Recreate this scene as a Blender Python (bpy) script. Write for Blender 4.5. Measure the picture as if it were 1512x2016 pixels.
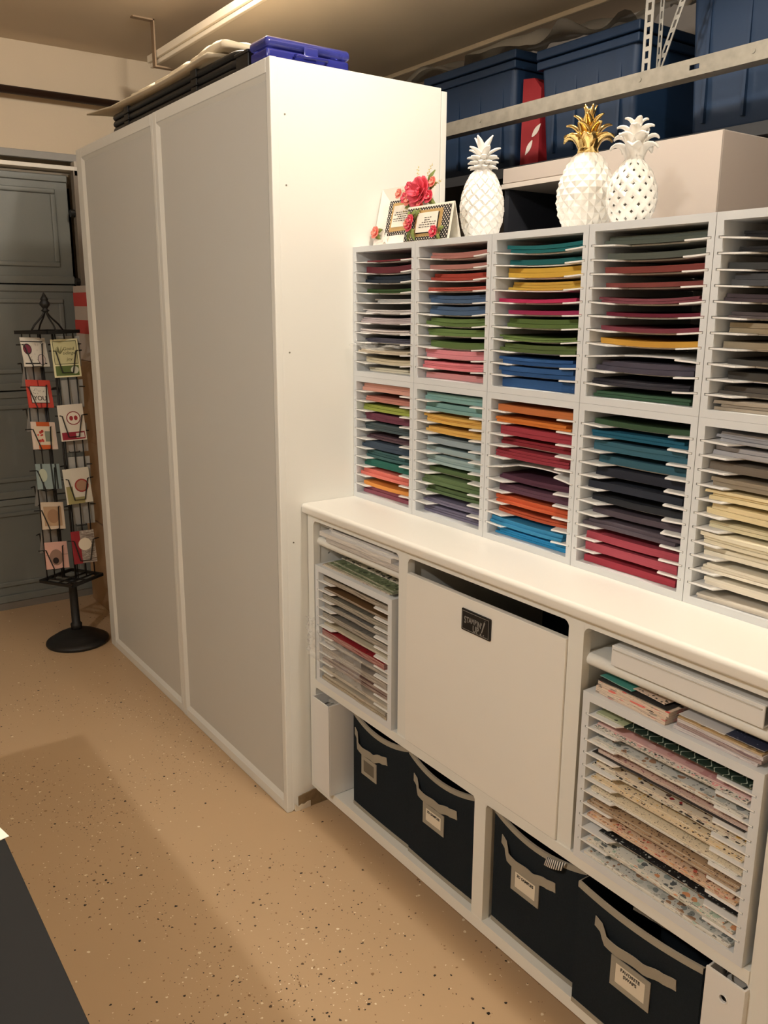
import bpy, bmesh, math, random
from mathutils import Vector, Matrix, noise as mnoise

for o in list(bpy.data.objects):
    bpy.data.objects.remove(o)
S = bpy.context.scene
COL = S.collection
PI = math.pi

# ------------------------------------------------------------------ camera
cam_d = bpy.data.cameras.new('camera')
cam = bpy.data.objects.new('camera', cam_d)
COL.objects.link(cam)
S.camera = cam
YAW, PITCH, ROLL, FPX = 0.9541, -0.2343, 0.0049, 1686.6
fw = Vector((-math.sin(YAW) * math.cos(PITCH), math.cos(YAW) * math.cos(PITCH), math.sin(PITCH)))
rt = Vector((math.cos(YAW), math.sin(YAW), 0))
up = rt.cross(fw)
r2 = rt * math.cos(ROLL) + up * math.sin(ROLL)
u2 = -rt * math.sin(ROLL) + up * math.cos(ROLL)
m = Matrix((r2, u2, -fw)).transposed().to_4x4()
m.translation = (1.9415, -1.2733, 1.4122)
cam.matrix_world = m
cam_d.sensor_fit = 'VERTICAL'
cam_d.sensor_height = 24
cam_d.lens = FPX / 2016 * 24
cam_d.clip_start = 0.02

# ------------------------------------------------------------------ world, exposure
W = bpy.data.worlds.new('world')
S.world = W
W.use_nodes = True
W.node_tree.nodes['Background'].inputs[0].default_value = (1, .84, .68, 1)
W.node_tree.nodes['Background'].inputs[1].default_value = 0.0
S.view_settings.view_transform = 'Standard'
S.view_settings.look = 'None'
S.view_settings.gamma = 1
S.view_settings.use_curve_mapping = False
S.view_settings.exposure = 0.22

# lamps: (x, y, z of the bulb, watts)
LAMPS = [(0.62, -0.12, 2.45, 22.0), (1.62, -0.14, 2.45, 27.0), (1.0, -2.3, 2.42, 58.0), (-0.56, -0.03, 2.45, 19.0)]
LAMP_COL = [(1.0, 0.90, 0.77), (1.0, 0.92, 0.80), (1.0, 0.97, 0.925), (1.0, 0.88, 0.74)]
LAMP_NAMES = ['ceiling_lamp_cubes_offscreen', 'ceiling_lamp_counter_offscreen', 'ceiling_lamp_room_offscreen', 'ceiling_lamp_wardrobe_offscreen']


# ------------------------------------------------------------------ helpers: colour, materials
def lin(c):
    c = c / 255.0
    return c / 12.92 if c <= .04045 else ((c + .055) / 1.055) ** 2.4


def L(rgb, g=1.0):
    return tuple(min(.92, lin(c) * g) for c in rgb) + (1,)


MATS = {}


def mat(name, rgb, rough=.5, metal=0, g=1.0, noise=None, bump=0, bscale=60, alpha=None, coat=0, trans=0, spec=.5, ior=1.45):
    """principled material; noise=(scale, amount) varies the colour a little"""
    if name in MATS:
        return MATS[name]
    M = bpy.data.materials.new(name)
    M.use_nodes = True
    nt = M.node_tree
    b = nt.nodes['Principled BSDF']
    c = L(rgb, g)
    b.inputs['Base Color'].default_value = c
    b.inputs['Roughness'].default_value = rough
    b.inputs['Metallic'].default_value = metal
    b.inputs['Coat Weight'].default_value = coat
    b.inputs['Coat Roughness'].default_value = .1
    b.inputs['Transmission Weight'].default_value = trans
    b.inputs['Specular IOR Level'].default_value = spec
    b.inputs['IOR'].default_value = ior
    if alpha is not None:
        b.inputs['Alpha'].default_value = alpha
    tc = nt.nodes.new('ShaderNodeTexCoord')
    if noise:
        n = nt.nodes.new('ShaderNodeTexNoise')
        n.inputs['Scale'].default_value = noise[0]
        n.inputs['Detail'].default_value = 4
        nt.links.new(tc.outputs['Object'], n.inputs['Vector'])
        r = nt.nodes.new('ShaderNodeMapRange')
        r.inputs['To Min'].default_value = 1 - noise[1]
        r.inputs['To Max'].default_value = 1 + noise[1]
        nt.links.new(n.outputs['Fac'], r.inputs['Value'])
        mx = nt.nodes.new('ShaderNodeVectorMath')
        mx.operation = 'SCALE'
        mx.inputs[0].default_value = c[:3]
        nt.links.new(r.outputs['Result'], mx.inputs['Scale'])
        nt.links.new(mx.outputs[0], b.inputs['Base Color'])
    if bump:
        n = nt.nodes.new('ShaderNodeTexNoise')
        n.inputs['Scale'].default_value = bscale
        n.inputs['Detail'].default_value = 5
        nt.links.new(tc.outputs['Object'], n.inputs['Vector'])
        bp = nt.nodes.new('ShaderNodeBump')
        bp.inputs['Strength'].default_value = bump
        bp.inputs['Distance'].default_value = .002
        nt.links.new(n.outputs['Fac'], bp.inputs['Height'])
        nt.links.new(bp.outputs['Normal'], b.inputs['Normal'])
    MATS[name] = M
    return M


class NT:
    """tiny node helper"""
    def __init__(self, M):
        self.t = M.node_tree
        self.b = self.t.nodes['Principled BSDF']
        self.tc = self.t.nodes.new('ShaderNodeTexCoord')

    def n(self, kind, props=None, **inp):
        o = self.t.nodes.new(kind)
        for k, v in (props or {}).items():
            setattr(o, k, v)
        for k, v in inp.items():
            k = int(k[1:]) if k[0] == '_' and k[1:].isdigit() else k.replace('_', ' ')
            if hasattr(v, 'is_output'):
                self.t.links.new(v, o.inputs[k])
            else:
                o.inputs[k].default_value = v
        return o

    def math(self, op, a, b=0.0, c=0.0):
        return self.n('ShaderNodeMath', {'operation': op}, _0=a, _1=b, _2=c).outputs[0]

    def mix(self, f, a, b):
        o = self.t.nodes.new('ShaderNodeMix')
        o.data_type = 'RGBA'
        for i, v in ((0, f), (6, a), (7, b)):
            if hasattr(v, 'is_output'):
                self.t.links.new(v, o.inputs[i])
            else:
                o.inputs[i].default_value = v
        return o.outputs[2]

    def link(self, a, b):
        self.t.links.new(a, b)


def newmat(name, rough=.5):
    M = bpy.data.materials.new(name)
    M.use_nodes = True
    M.node_tree.nodes['Principled BSDF'].inputs['Roughness'].default_value = rough
    MATS[name] = M
    return M, NT(M)


def flecks(nt, vec, col, cols, scale, size, density, rand=1.0, metric='EUCLIDEAN'):
    """scatter small blotches of the given colours over col"""
    v = nt.n('ShaderNodeTexVoronoi', {'distance': metric}, Vector=vec, Scale=scale, Randomness=rand)
    sep = nt.n('ShaderNodeSeparateColor', Color=v.outputs['Color'])
    sz = nt.math('MULTIPLY_ADD', sep.outputs[2], size * .8, size * .5)
    m1 = nt.math('LESS_THAN', v.outputs['Distance'], sz)
    m2 = nt.math('LESS_THAN', sep.outputs[0], density)
    k = nt.math('MULTIPLY', m1, m2)
    ramp = nt.n('ShaderNodeValToRGB', Fac=sep.outputs[1])
    cr = ramp.color_ramp
    cr.interpolation = 'CONSTANT'
    while len(cr.elements) < len(cols):
        cr.elements.new(1)
    for i, c in enumerate(cols):
        cr.elements[i].position = i / len(cols)
        cr.elements[i].color = c
    return nt.mix(k, col, ramp.outputs[0])


def paper_mat(rgb, g=1.12):
    """cardstock: fine stacked sheet edges"""
    name = 'cardstock_%d_%d_%d' % rgb
    if name in MATS:
        return MATS[name]
    gm = sum(rgb) / 3
    rgb = tuple(c * .80 + gm * .20 for c in rgb)
    M, nt = newmat(name, .75)
    mp = nt.n('ShaderNodeMapping', Vector=nt.tc.outputs['Object'])
    mp.inputs['Scale'].default_value = (3, 3, 1100)
    nz = nt.n('ShaderNodeTexNoise', Vector=mp.outputs[0], Scale=1.0, Detail=2.0)
    r = nt.n('ShaderNodeMapRange', Value=nz.outputs['Fac'], To_Min=.72, To_Max=1.22)
    sc = nt.n('ShaderNodeVectorMath', {'operation': 'SCALE'}, Scale=r.outputs[0])
    sc.inputs[0].default_value = L(rgb, g)[:3]
    nt.link(sc.outputs[0], nt.b.inputs['Base Color'])
    nt.b.inputs['Specular IOR Level'].default_value = .25
    return M


# ------------------------------------------------------------------ helpers: geometry
class MB:
    def __init__(self):
        self.v, self.f, self.mi = [], [], []
        self.cur = 0

    def add(self, vs, fs):
        o = len(self.v)
        self.v += [tuple(p) for p in vs]
        self.f += [tuple(i + o for i in f) for f in fs]
        self.mi += [self.cur] * len(fs)
        return self

    def box(self, x0, x1, y0, y1, z0, z1):
        return self.add([(x0, y0, z0), (x1, y0, z0), (x1, y1, z0), (x0, y1, z0), (x0, y0, z1), (x1, y0, z1), (x1, y1, z1), (x0, y1, z1)],
                        [(3, 2, 1, 0), (4, 5, 6, 7), (0, 1, 5, 4), (1, 2, 6, 5), (2, 3, 7, 6), (3, 0, 4, 7)])

    def prism(self, poly, axis, a, b):
        """extrude a 2D polygon along an axis: the other two axes are taken in order"""
        n = len(poly)

        def P(p, t):
            return {0: (t, p[0], p[1]), 1: (p[0], t, p[1]), 2: (p[0], p[1], t)}[axis]
        vs = [P(p, a) for p in poly] + [P(p, b) for p in poly]
        fs = [tuple(range(n)), tuple(range(2 * n - 1, n - 1, -1))]
        fs += [(i, i + n, (i + 1) % n + n, (i + 1) % n) for i in range(n)]
        return self.add(vs, fs)

    def tube(self, path, r, n=6, closed=False):
        path = [Vector(p) for p in path]
        k = len(path)
        vs, fs = [], []
        ref = None
        for i, p in enumerate(path):
            a = path[(i - 1) % k] if (closed or i > 0) else p
            b = path[(i + 1) % k] if (closed or i < k - 1) else p
            t = (b - a).normalized()
            if ref is None:
                ref = Vector((0, 0, 1)) if abs(t.z) < .9 else Vector((1, 0, 0))
            s = t.cross(ref)
            if s.length < 1e-4:
                s = t.cross(Vector((0, 1, 0)))
            s.normalize()
            q = s.cross(t)
            ref = q
            rr = r[i] if isinstance(r, (list, tuple)) else r
            for j in range(n):
                w = 2 * PI * j / n
                vs.append(p + s * math.cos(w) * rr + q * math.sin(w) * rr)
        for i in range(k if closed else k - 1):
            for j in range(n):
                fs.append((i * n + j, i * n + (j + 1) % n, ((i + 1) % k) * n + (j + 1) % n, ((i + 1) % k) * n + j))
        if not closed:
            fs.append(tuple(range(n - 1, -1, -1)))
            fs.append(tuple((k - 1) * n + j for j in range(n)))
        return self.add(vs, fs)

    def lathe(self, prof, n=24, c=(0, 0, 0)):
        vs, fs = [], []
        for (r, z) in prof:
            for j in range(n):
                w = 2 * PI * j / n
                vs.append((c[0] + r * math.cos(w), c[1] + r * math.sin(w), c[2] + z))
        for i in range(len(prof) - 1):
            for j in range(n):
                fs.append((i * n + j, i * n + (j + 1) % n, (i + 1) * n + (j + 1) % n, (i + 1) * n + j))
        fs.append(tuple(range(n - 1, -1, -1)))
        fs.append(tuple((len(prof) - 1) * n + j for j in range(n)))
        return self.add(vs, fs)

    def ball(self, c, r, n=10, sz=1.0):
        prof = []
        for i in range(1, n // 2 + 2):
            a = -PI / 2 + PI * i / (n // 2 + 2)
            prof.append((r * math.cos(a), r * math.sin(a) * sz))
        return self.lathe(prof, n, c)

    def disc(self, c, r, y0, y1, n=16, sx=1.0, sz=1.0):
        return self.prism([(c[0] + r * sx * math.cos(2 * PI * i / n), c[1] + r * sz * math.sin(2 * PI * i / n)) for i in range(n)], 1, y0, y1)

    def grid(self, fn, nu, nv):
        vs = [fn(i / nu, j / nv) for i in range(nu + 1) for j in range(nv + 1)]
        fs = [(i * (nv + 1) + j, (i + 1) * (nv + 1) + j, (i + 1) * (nv + 1) + j + 1, i * (nv + 1) + j + 1) for i in range(nu) for j in range(nv)]
        return self.add(vs, fs)

    def xf(self, M):
        self.v = [tuple(M @ Vector(p)) for p in self.v]
        return self

    def mesh(self, name, mats):
        me = bpy.data.meshes.new(name)
        me.from_pydata(self.v, [], self.f)
        for mm in (mats if isinstance(mats, (list, tuple)) else [mats]):
            me.materials.append(mm)
        if any(self.mi):
            me.polygons.foreach_set('material_index', self.mi)
        bm = bmesh.new()
        bm.from_mesh(me)
        bmesh.ops.recalc_face_normals(bm, faces=bm.faces)
        bm.to_mesh(me)
        bm.free()
        me.update()
        return me

    def build(self, name, mats, parent=None, bevel=0, smooth=False, solid=0, sub=0, local=False, segs=2):
        if parent is not None and not local:
            l = parent.location if parent.parent is None else parent.location + parent.parent.location
            self.v = [(x - l.x, y - l.y, z - l.z) for x, y, z in self.v]
        org = None
        if parent is None:
            xs, ys, zs = zip(*self.v)
            org = ((min(xs) + max(xs)) / 2, (min(ys) + max(ys)) / 2, min(zs))
            self.v = [(x - org[0], y - org[1], z - org[2]) for x, y, z in self.v]
        o = bpy.data.objects.new(name, self.mesh(name, mats))
        COL.objects.link(o)
        if org:
            o.location = org
        if parent is not None:
            o.parent = parent
        if solid:
            md = o.modifiers.new('solid', 'SOLIDIFY')
            md.thickness = solid
            md.offset = 0
        if sub:
            md = o.modifiers.new('sub', 'SUBSURF')
            md.levels = md.render_levels = sub
        if bevel:
            md = o.modifiers.new('bevel', 'BEVEL')
            md.width = bevel
            md.segments = segs
            md.limit_method = 'ANGLE'
            md.angle_limit = .7
        if smooth or bevel or sub:
            for p in o.data.polygons:
                p.use_smooth = True
            if not sub and not smooth:
                md = o.modifiers.new('wn', 'WEIGHTED_NORMAL')
                md.keep_sharp = True
        return o


def B(x0, x1, y0, y1, z0, z1):
    return MB().box(x0, x1, y0, y1, z0, z1)


def tag(o, label, cat, group=None, kind=None):
    if label:
        o['label'] = label
    if cat:
        o['category'] = cat
    if group:
        o['group'] = group
    if kind:
        o['kind'] = kind
    return o


def empty(name, loc, label, cat, group=None, rz=0, tilt=None):
    o = bpy.data.objects.new(name, None)
    COL.objects.link(o)
    o.location = loc
    o.rotation_euler = (tilt[0] if tilt else 0, tilt[1] if tilt else 0, rz)
    o.empty_display_size = .05
    return tag(o, label, cat, group)


def inst(name, me, parent, loc=(0, 0, 0), rot=(0, 0, 0)):
    o = bpy.data.objects.new(name, me)
    COL.objects.link(o)
    o.parent = parent
    o.location = loc
    o.rotation_euler = rot
    return o


def struct(o):
    o['kind'] = 'structure'
    return o


def text_mb(s, size, loc, align='CENTER', ext=.0002, sx=1.0, bold=0.0, shear=0.0):
    """flat lettering facing -y at loc (x, y, z)"""
    cu = bpy.data.curves.new('t', 'FONT')
    cu.body = s
    cu.size = size
    cu.align_x = align
    cu.align_y = 'CENTER'
    cu.extrude = ext
    cu.offset = bold
    cu.shear = shear
    cu.resolution_u = 3
    ob = bpy.data.objects.new('t', cu)
    me = bpy.data.meshes.new_from_object(ob)
    mb = MB()
    mb.add([(loc[0] + v.co.x * sx, loc[1] - v.co.z, loc[2] + v.co.y) for v in me.vertices], [tuple(p.vertices) for p in me.polygons])
    bpy.data.objects.remove(ob)
    bpy.data.curves.remove(cu)
    bpy.data.meshes.remove(me)
    return mb


# ------------------------------------------------------------------ materials
WHITE = mat('painted_white', (233, 233, 227), .45, noise=(6, .03))
COUNTERM = mat('counter_white', (238, 236, 229), .4, noise=(5, .02))
WARD = mat('wardrobe_white', (231, 231, 225), .38, noise=(2, .02))
WARDP = mat('wardrobe_panel_grey', (206, 206, 201), .42, noise=(1.5, .02))
CUBE = mat('melamine_white', (220, 224, 227), .5, noise=(9, .02))
SHELF = mat('shelf_white', (240, 240, 238), .55)
BLACK = mat('black_metal', (22, 21, 20), .5)
BLACKP = mat('black_plastic', (26, 26, 27), .45)
NAVY = mat('navy_bin_fabric', (31, 37, 42), .95, noise=(300, .25), bump=.25, bscale=900, spec=.15)
GREYF = mat('grey_webbing', (158, 152, 138), .85, bump=.3, bscale=700)
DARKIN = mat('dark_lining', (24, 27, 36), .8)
GALV = mat('galvanised_steel', (140, 136, 126), .5, metal=.6, noise=(35, .35))
STEEL = mat('steel', (170, 168, 162), .35, metal=.9)
TEXT = mat('ink_dark', (48, 44, 40), .7)
CARTON = mat('cardboard', (158, 128, 96), .8, noise=(8, .08))
GOLD = mat('gold_gloss', (232, 202, 134), .14, metal=1)
PORC = mat('white_porcelain', (240, 236, 228), .12, coat=.4)
PORCM = mat('white_ceramic', (240, 238, 233), .35)
GREYCAB = mat('cabinet_greige', (178, 168, 160), .6, noise=(3, .03))
BINBLUE = mat('tote_blue', (20, 44, 72), .55)
CREAM = mat('cream_canvas', (214, 200, 174), .85, noise=(14, .08), bump=.3, bscale=50)


def film_mat():
    M = bpy.data.materials.new('clear_film')
    M.use_nodes = True
    nt = M.node_tree
    b = nt.nodes['Principled BSDF']
    b.inputs['Base Color'].default_value = (.9, .9, .88, 1)
    b.inputs['Roughness'].default_value = .08
    b.inputs['Specular IOR Level'].default_value = .9
    b.inputs['Alpha'].default_value = .22
    MATS['clear_film'] = M
    return M


FILM = film_mat()


def floor_mat():
    M, nt = newmat('epoxy_floor', .32)
    v = nt.tc.outputs['Object']
    nz = nt.n('ShaderNodeTexNoise', Vector=v, Scale=1.6, Detail=3.0)
    base = nt.mix(nz.outputs['Fac'], L((192, 163, 128)), L((202, 173, 137)))
    dn = nt.n('ShaderNodeTexNoise', Vector=v, Scale=2.3, Detail=2.0)
    dens = nt.n('ShaderNodeMapRange', Value=dn.outputs['Fac'], From_Min=.42, From_Max=.72, To_Min=.02, To_Max=.36)
    ds = nt.n('ShaderNodeTexNoise', Vector=v, Scale=160.0, Detail=1.0)
    off = nt.n('ShaderNodeVectorMath', {'operation': 'SCALE'}, _0=ds.outputs['Color'], Scale=.006)
    vv = nt.n('ShaderNodeVectorMath', {'operation': 'ADD'}, _0=v, _1=off.outputs[0]).outputs[0]
    W_, D_, T_, G_ = L((238, 226, 200)), L((40, 32, 26)), L((150, 118, 84)), L((96, 76, 56))
    c = base
    for sc, sz, k in ((62, .15, .34), (105, .18, .36), (210, .2, .26)):
        d2 = nt.math('MULTIPLY', dens.outputs[0], k)
        vo = nt.n('ShaderNodeTexVoronoi', {'voronoi_dimensions': '2D'}, Vector=vv, Scale=float(sc))
        sep = nt.n('ShaderNodeSeparateColor', Color=vo.outputs['Color'])
        size = nt.math('MULTIPLY_ADD', sep.outputs[2], sz, sz * .6)
        k1 = nt.math('LESS_THAN', vo.outputs['Distance'], size)
        k2 = nt.math('LESS_THAN', sep.outputs[0], d2)
        ramp = nt.n('ShaderNodeValToRGB', Fac=sep.outputs[1])
        cr = ramp.color_ramp
        cr.interpolation = 'CONSTANT'
        for i, cc in enumerate((D_, W_, T_, G_, D_, W_)):
            if i > 1:
                cr.elements.new(i / 6)
            cr.elements[i].position = i / 6
            cr.elements[i].color = cc
        c = nt.mix(nt.math('MULTIPLY', k1, k2), c, ramp.outputs[0])
    nt.link(c, nt.b.inputs['Base Color'])
    nt.b.inputs['Specular IOR Level'].default_value = .35
    rn = nt.n('ShaderNodeMapRange', Value=nz.outputs['Fac'], To_Min=.3, To_Max=.42)
    nt.link(rn.outputs[0], nt.b.inputs['Roughness'])
    return M


def wall_mat(name, rgb, sc=3):
    return mat(name, rgb, .85, noise=(sc, .05), bump=.15, bscale=140)


# ------------------------------------------------------------------ the room shell
struct(B(-2.5, 3.3, -3.7, 1.75, -.1, 0).build('floor', floor_mat()))
struct(B(-2.5, 3.3, -3.7, 1.75, 2.512, 2.6).build('ceiling', wall_mat('ceiling_paint', (214, 200, 180))))
WALLP = wall_mat('wall_paint', (206, 190, 166))
wl = MB().box(-2.4, -2.24, -3.6, .1, 2.075, 2.512).box(-2.4, -2.24, -.02, 1.65, 0, 2.075).box(-2.4, -2.24, .1, 1.65, 2.075, 2.512).box(-2.4, -2.24, -3.6, -2.9, 0, 2.075)
struct(wl.build('wall_left', WALLP))
struct(B(-2.4, 3.2, 1.6, 1.7, 0, 2.512).build('wall_back', wall_mat('back_wall_grey', (120, 114, 108))))
struct(B(-2.4, 3.2, -3.6, -3.5, 0, 2.512).build('wall_front', WALLP))
struct(B(3.1, 3.2, -3.5, 1.6, 0, 2.512).build('wall_right', WALLP))

# garage door: four sections with stamped panels
DOOR = mat('garage_door_green_grey', (118, 122, 118), .42, noise=(4, .05), bump=.12, bscale=120)
DOORR = mat('door_seal', (122, 116, 108), .6)
gd = empty('door_1', (-2.26, -1.48, 0), 'sectional garage door with grey-green stamped panels', None)
struct(gd)
secs = [(.035, .53), (.535, 1.03), (1.035, 1.505), (1.51, 1.985)]
for z0, z1 in secs:
    s = B(-2.30, -2.262, -2.88, -.068, z0, z1).box(-2.262, -2.246, -2.88, -.068, z0, z0 + .035).box(-2.262, -2.252, -2.88, -.068, z1 - .03, z1)
    s = s.build('door_section', DOOR, gd, bevel=.004)
    for k in range(4):
        y1 = -.125 - k * .69
        y0 = y1 - .62
        za, zb = z0 + .075, z1 - .06
        rim = MB()
        t = .022
        for (a, b, c_, d) in ((y0, y1, zb - t, zb), (y0, y1, za, za + t), (y0, y0 + t, za + t, zb - t), (y1 - t, y1, za + t, zb - t)):
            rim.box(-2.263, -2.252, a, b, c_, d)
        rim.build('stamped_panel', DOOR, s, bevel=.005)
B(-2.29, -2.25, -2.88, -.068, .0, .034).build('bottom_seal', DOORR, gd)
# header rail above the door
struct(B(-2.30, -2.19, -2.9, -.03, 2.0, 2.018).build('trim_1', mat('rail_white', (226, 220, 208), .4), bevel=.002))
struct(B(-2.26, -2.235, -2.9, -.02, 2.044, 2.076).build('trim_2', mat('header_trim_grey', (150, 148, 144), .6), bevel=.003))
struct(B(-2.42, -2.40, -2.95, .0, 1.95, 2.10).build('trim_3', WALLP))
tr = empty('garage_door_track', (-2.2, -.04, 0), 'upright grey metal garage door track beside the door', 'track')
B(-2.235, -2.19, -.056, -.05, .05, 2.0).box(-2.235, -2.23, -.05, -.012, .05, 2.0).box(-2.195, -2.19, -.05, -.035, .05, 2.0).build('channel', mat('track_grey', (128, 118, 106), .5, metal=.2), tr)
for z in (.62, 1.08, 1.52, 1.82):
    MB().tube([(-2.215, -.075, z), (-2.215, -.035, z)], .017, 10).build('roller', BLACKP, tr)
B(-2.24, -2.19, -.05, -.012, 1.98, 2.04).build('bracket', mat('bracket_light', (180, 172, 160), .5), tr)
ts = empty('torsion_shaft', (-2.17, -1.3, 2.28), 'dark brown torsion shaft on the wall above the garage door', 'shaft')
MB().tube([(-2.17, -2.95, 2.297), (-2.17, .34, 2.297)], .0165, 12).build('rod', mat('dark_brown_steel', (52, 34, 24), .5, metal=.3), ts, smooth=True)
for y in (-2.9, .3):
    B(-2.24, -2.15, y - .008, y + .008, 2.26, 2.34).build('bearing_bracket', GALV, ts)

# hanging overhead platform with straps
pf = empty('overhead_platform', (.2, .58, 2.355), 'white board platform hung under the ceiling on metal straps', 'platform')
PFM = mat('platform_white', (214, 202, 184), .6, noise=(3, .04))
B(-1.73, 2.3, .165, 1.01, 2.362, 2.384).build('board', PFM, pf, bevel=.003)
B(-1.735, 2.3, .140, .165, 2.375, 2.402).box(-1.735, 2.3, .150, .165, 2.358, 2.375).build('edge_trim', mat('edge_trim_white', (236, 226, 208), .5), pf, bevel=.003)
B(-1.73, 2.3, 1.01, 1.024, 2.348, 2.402).build('edge_trim', mat('edge_trim_white', (236, 226, 208), .5), pf, bevel=.003)
for x in (-1.64, .3, 1.7):
    st = MB().box(x - .014, x + .014, .131, .137, 2.346, 2.512).box(x - .014, x + .014, .131, .60, 2.340, 2.346).box(x - .014, x + .014, .05, .137, 2.506, 2.512)
    st.build('strap', mat('strap_metal', (150, 128, 104), .5, metal=.5), pf)

# ------------------------------------------------------------------ ceiling lamps (they light the room)
for i, (x, y, z, wt) in enumerate(LAMPS):
    names = ['over the paper cubes near the wardrobe', 'over the right end of the counter', 'in the middle of the room', 'above the wardrobe']
    lp = empty('ceiling_lamp', (x, y, z), 'ceiling lamp with bare round bulb ' + names[i], 'lamp', 'bare bulb ceiling lamps')
    hc = 2.512 - z
    MB().lathe([(.055, hc - .016), (.06, hc - .01), (.06, hc)], 20).build('canopy', WHITE, lp, local=True, smooth=True)
    MB().lathe([(.016, hc - .03), (.02, hc - .025), (.02, hc - .012)], 12).build('socket', WHITE, lp, local=True, smooth=True)
    ld = bpy.data.lights.new(LAMP_NAMES[i], 'POINT')
    ld.energy = wt
    ld.color = LAMP_COL[i]
    ld.shadow_soft_size = .03
    lo = bpy.data.objects.new(LAMP_NAMES[i], ld)
    COL.objects.link(lo)
    lo.parent = lp

# ------------------------------------------------------------------ wardrobe
wd = empty('wardrobe', (-.777, .02, 0), 'tall white wardrobe with two framed sliding doors', 'wardrobe')
ZT = 1.983
B(-.018, 0, -.212, .284, .004, ZT - .001).build('side_panel', WARD, wd, bevel=.0015)
B(-1.552, -1.534, -.208, .284, .004, ZT - .004).build('side_panel', WARD, wd, bevel=.0015)
B(-1.534, -.018, -.208, .284, ZT - .022, ZT - .004).build('top_panel', WARD, wd, bevel=.001)
B(-1.534, -.018, -.208, .284, .004, .03).build('base_panel', WARD, wd)
B(-1.545, .0, .2855, .304, .0, ZT - .008).build('back_panel', WARD, wd, bevel=.001)


def sliding_door(x0, x1, y0, y1, ls, rs):
    zt, zb = ZT, .0
    rail, brail = .034, .032
    f = MB()
    yf = y0
    d = (MB().box(x0, x0 + ls, yf, y1, zb, zt).box(x1 - rs, x1, yf, y1, zb, zt)
         .box(x0 + ls, x1 - rs, yf, y1, zt - rail, zt).box(x0 + ls, x1 - rs, yf, y1, zb, zb + brail))
    fr = d.build('door_frame', WARD, wd, bevel=.003)
    b = .012                                            # sloped moulding inside the frame
    xi0, xi1, zi0, zi1 = x0 + ls, x1 - rs, zb + brail, zt - rail
    o_ = [(xi0, yf + .001, zi0), (xi1, yf + .001, zi0), (xi1, yf + .001, zi1), (xi0, yf + .001, zi1)]
    i_ = [(xi0 + b, yf + .009, zi0 + b), (xi1 - b, yf + .009, zi0 + b), (xi1 - b, yf + .009, zi1 - b), (xi0 + b, yf + .009, zi1 - b)]
    MB().add(o_ + i_, [(k, (k + 1) % 4, (k + 1) % 4 + 4, k + 4) for k in range(4)]).build('moulding', WARD, fr)
    B(xi0 + .002, xi1 - .002, yf + .009, yf + .014, zi0 + .002, zi1 - .002).build('door_panel', WARDP, fr)


sliding_door(-1.555, -.760, -.229, -.2095, .062, .020)
sliding_door(-.757, .0, -.2305, -.2095, .028, .022)
# chipped plaster at the foot of the side
random.seed(5)
ch = MB()
pts = [(-.195 + .15 * i / 9, .05 * (.55 + .5 * random.random())) for i in range(10)]
ch.prism([(-.195, 0.0005)] + [(a, b) for a, b in pts] + [(-.045, 0.0005)], 0, .0008, .004)
ch.build('chipped_plaster', mat('bare_plaster', (132, 112, 82), .95, noise=(60, .35), bump=.6, bscale=120), wd)
ch = MB()
pts = [(-.207 + .05 * i / 5, .022 * (.5 + .7 * random.random())) for i in range(6)]
ch.prism([(-.207, 0.0005)] + pts + [(-.157, 0.0005)], 0, .001, .006)
ch.build('chipped_plaster', mat('loose_paint', (216, 206, 186), .8, noise=(40, .2), bump=.5, bscale=90), wd)
for z in (1.86, 1.70, 1.30, .8):
    MB().tube([(.0, -.193, z), (.0012, -.193, z)], .0022, 8).build('screw_head', mat('screw_grey', (150, 144, 132), .4, metal=.6), wd)

# things lying on the wardrobe
for k, z in enumerate((1.9935, 2.0140, 2.0345)):
    lab = ['lowest', 'middle', 'top'][k]
    e = empty('folding_frame', (-.68, -.05, z - .0095), 'black tubular folding frame, %s of the three on the wardrobe' % lab, 'frame', 'black folding frames on the wardrobe')
    x0, x1, y0, y1, rr = -1.185, -.20, -.205, .14, .04
    path = []
    for cx, cy, a0 in ((x1 - rr, y0 + rr, -90), (x1 - rr, y1 - rr, 0), (x0 + rr, y1 - rr, 90), (x0 + rr, y0 + rr, 180)):
        for q in range(5):
            a = math.radians(a0 + 22.5 * q)
            path.append((cx + rr * math.cos(a), cy + rr * math.sin(a), z))
    MB().tube(path, .0098, 10, closed=True).build('tube', BLACKP, e, smooth=True)
    for x in (-1.02, -.47):
        B(x - .02, x + .02, y0 - .0125, y0 + .0115, z - .0098, z + (.013 if k == 2 else .0098)).build('clip', BLACK, e, bevel=.003)
    B(-.9, -.88, y0, y1, z - .005, z + .005).build('crossbar', BLACKP, e)
# cream board, slightly drooping, on the frames
random.seed(2)


def board_fn(u, v):
    x = -1.37 + 1.04 * u
    y = -.235 + .40 * v
    return (x, y, 2.0545 + .004 * math.sin(7 * u + 3 * v) + (.022 * max(0, .25 - u) / .25) + .004 * math.sin(5 * v))


tag(MB().grid(board_fn, 24, 8).build('cream_board', CREAM, None, solid=.004, smooth=True), 'thin cream board lying across the black folding frames', 'board')


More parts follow.
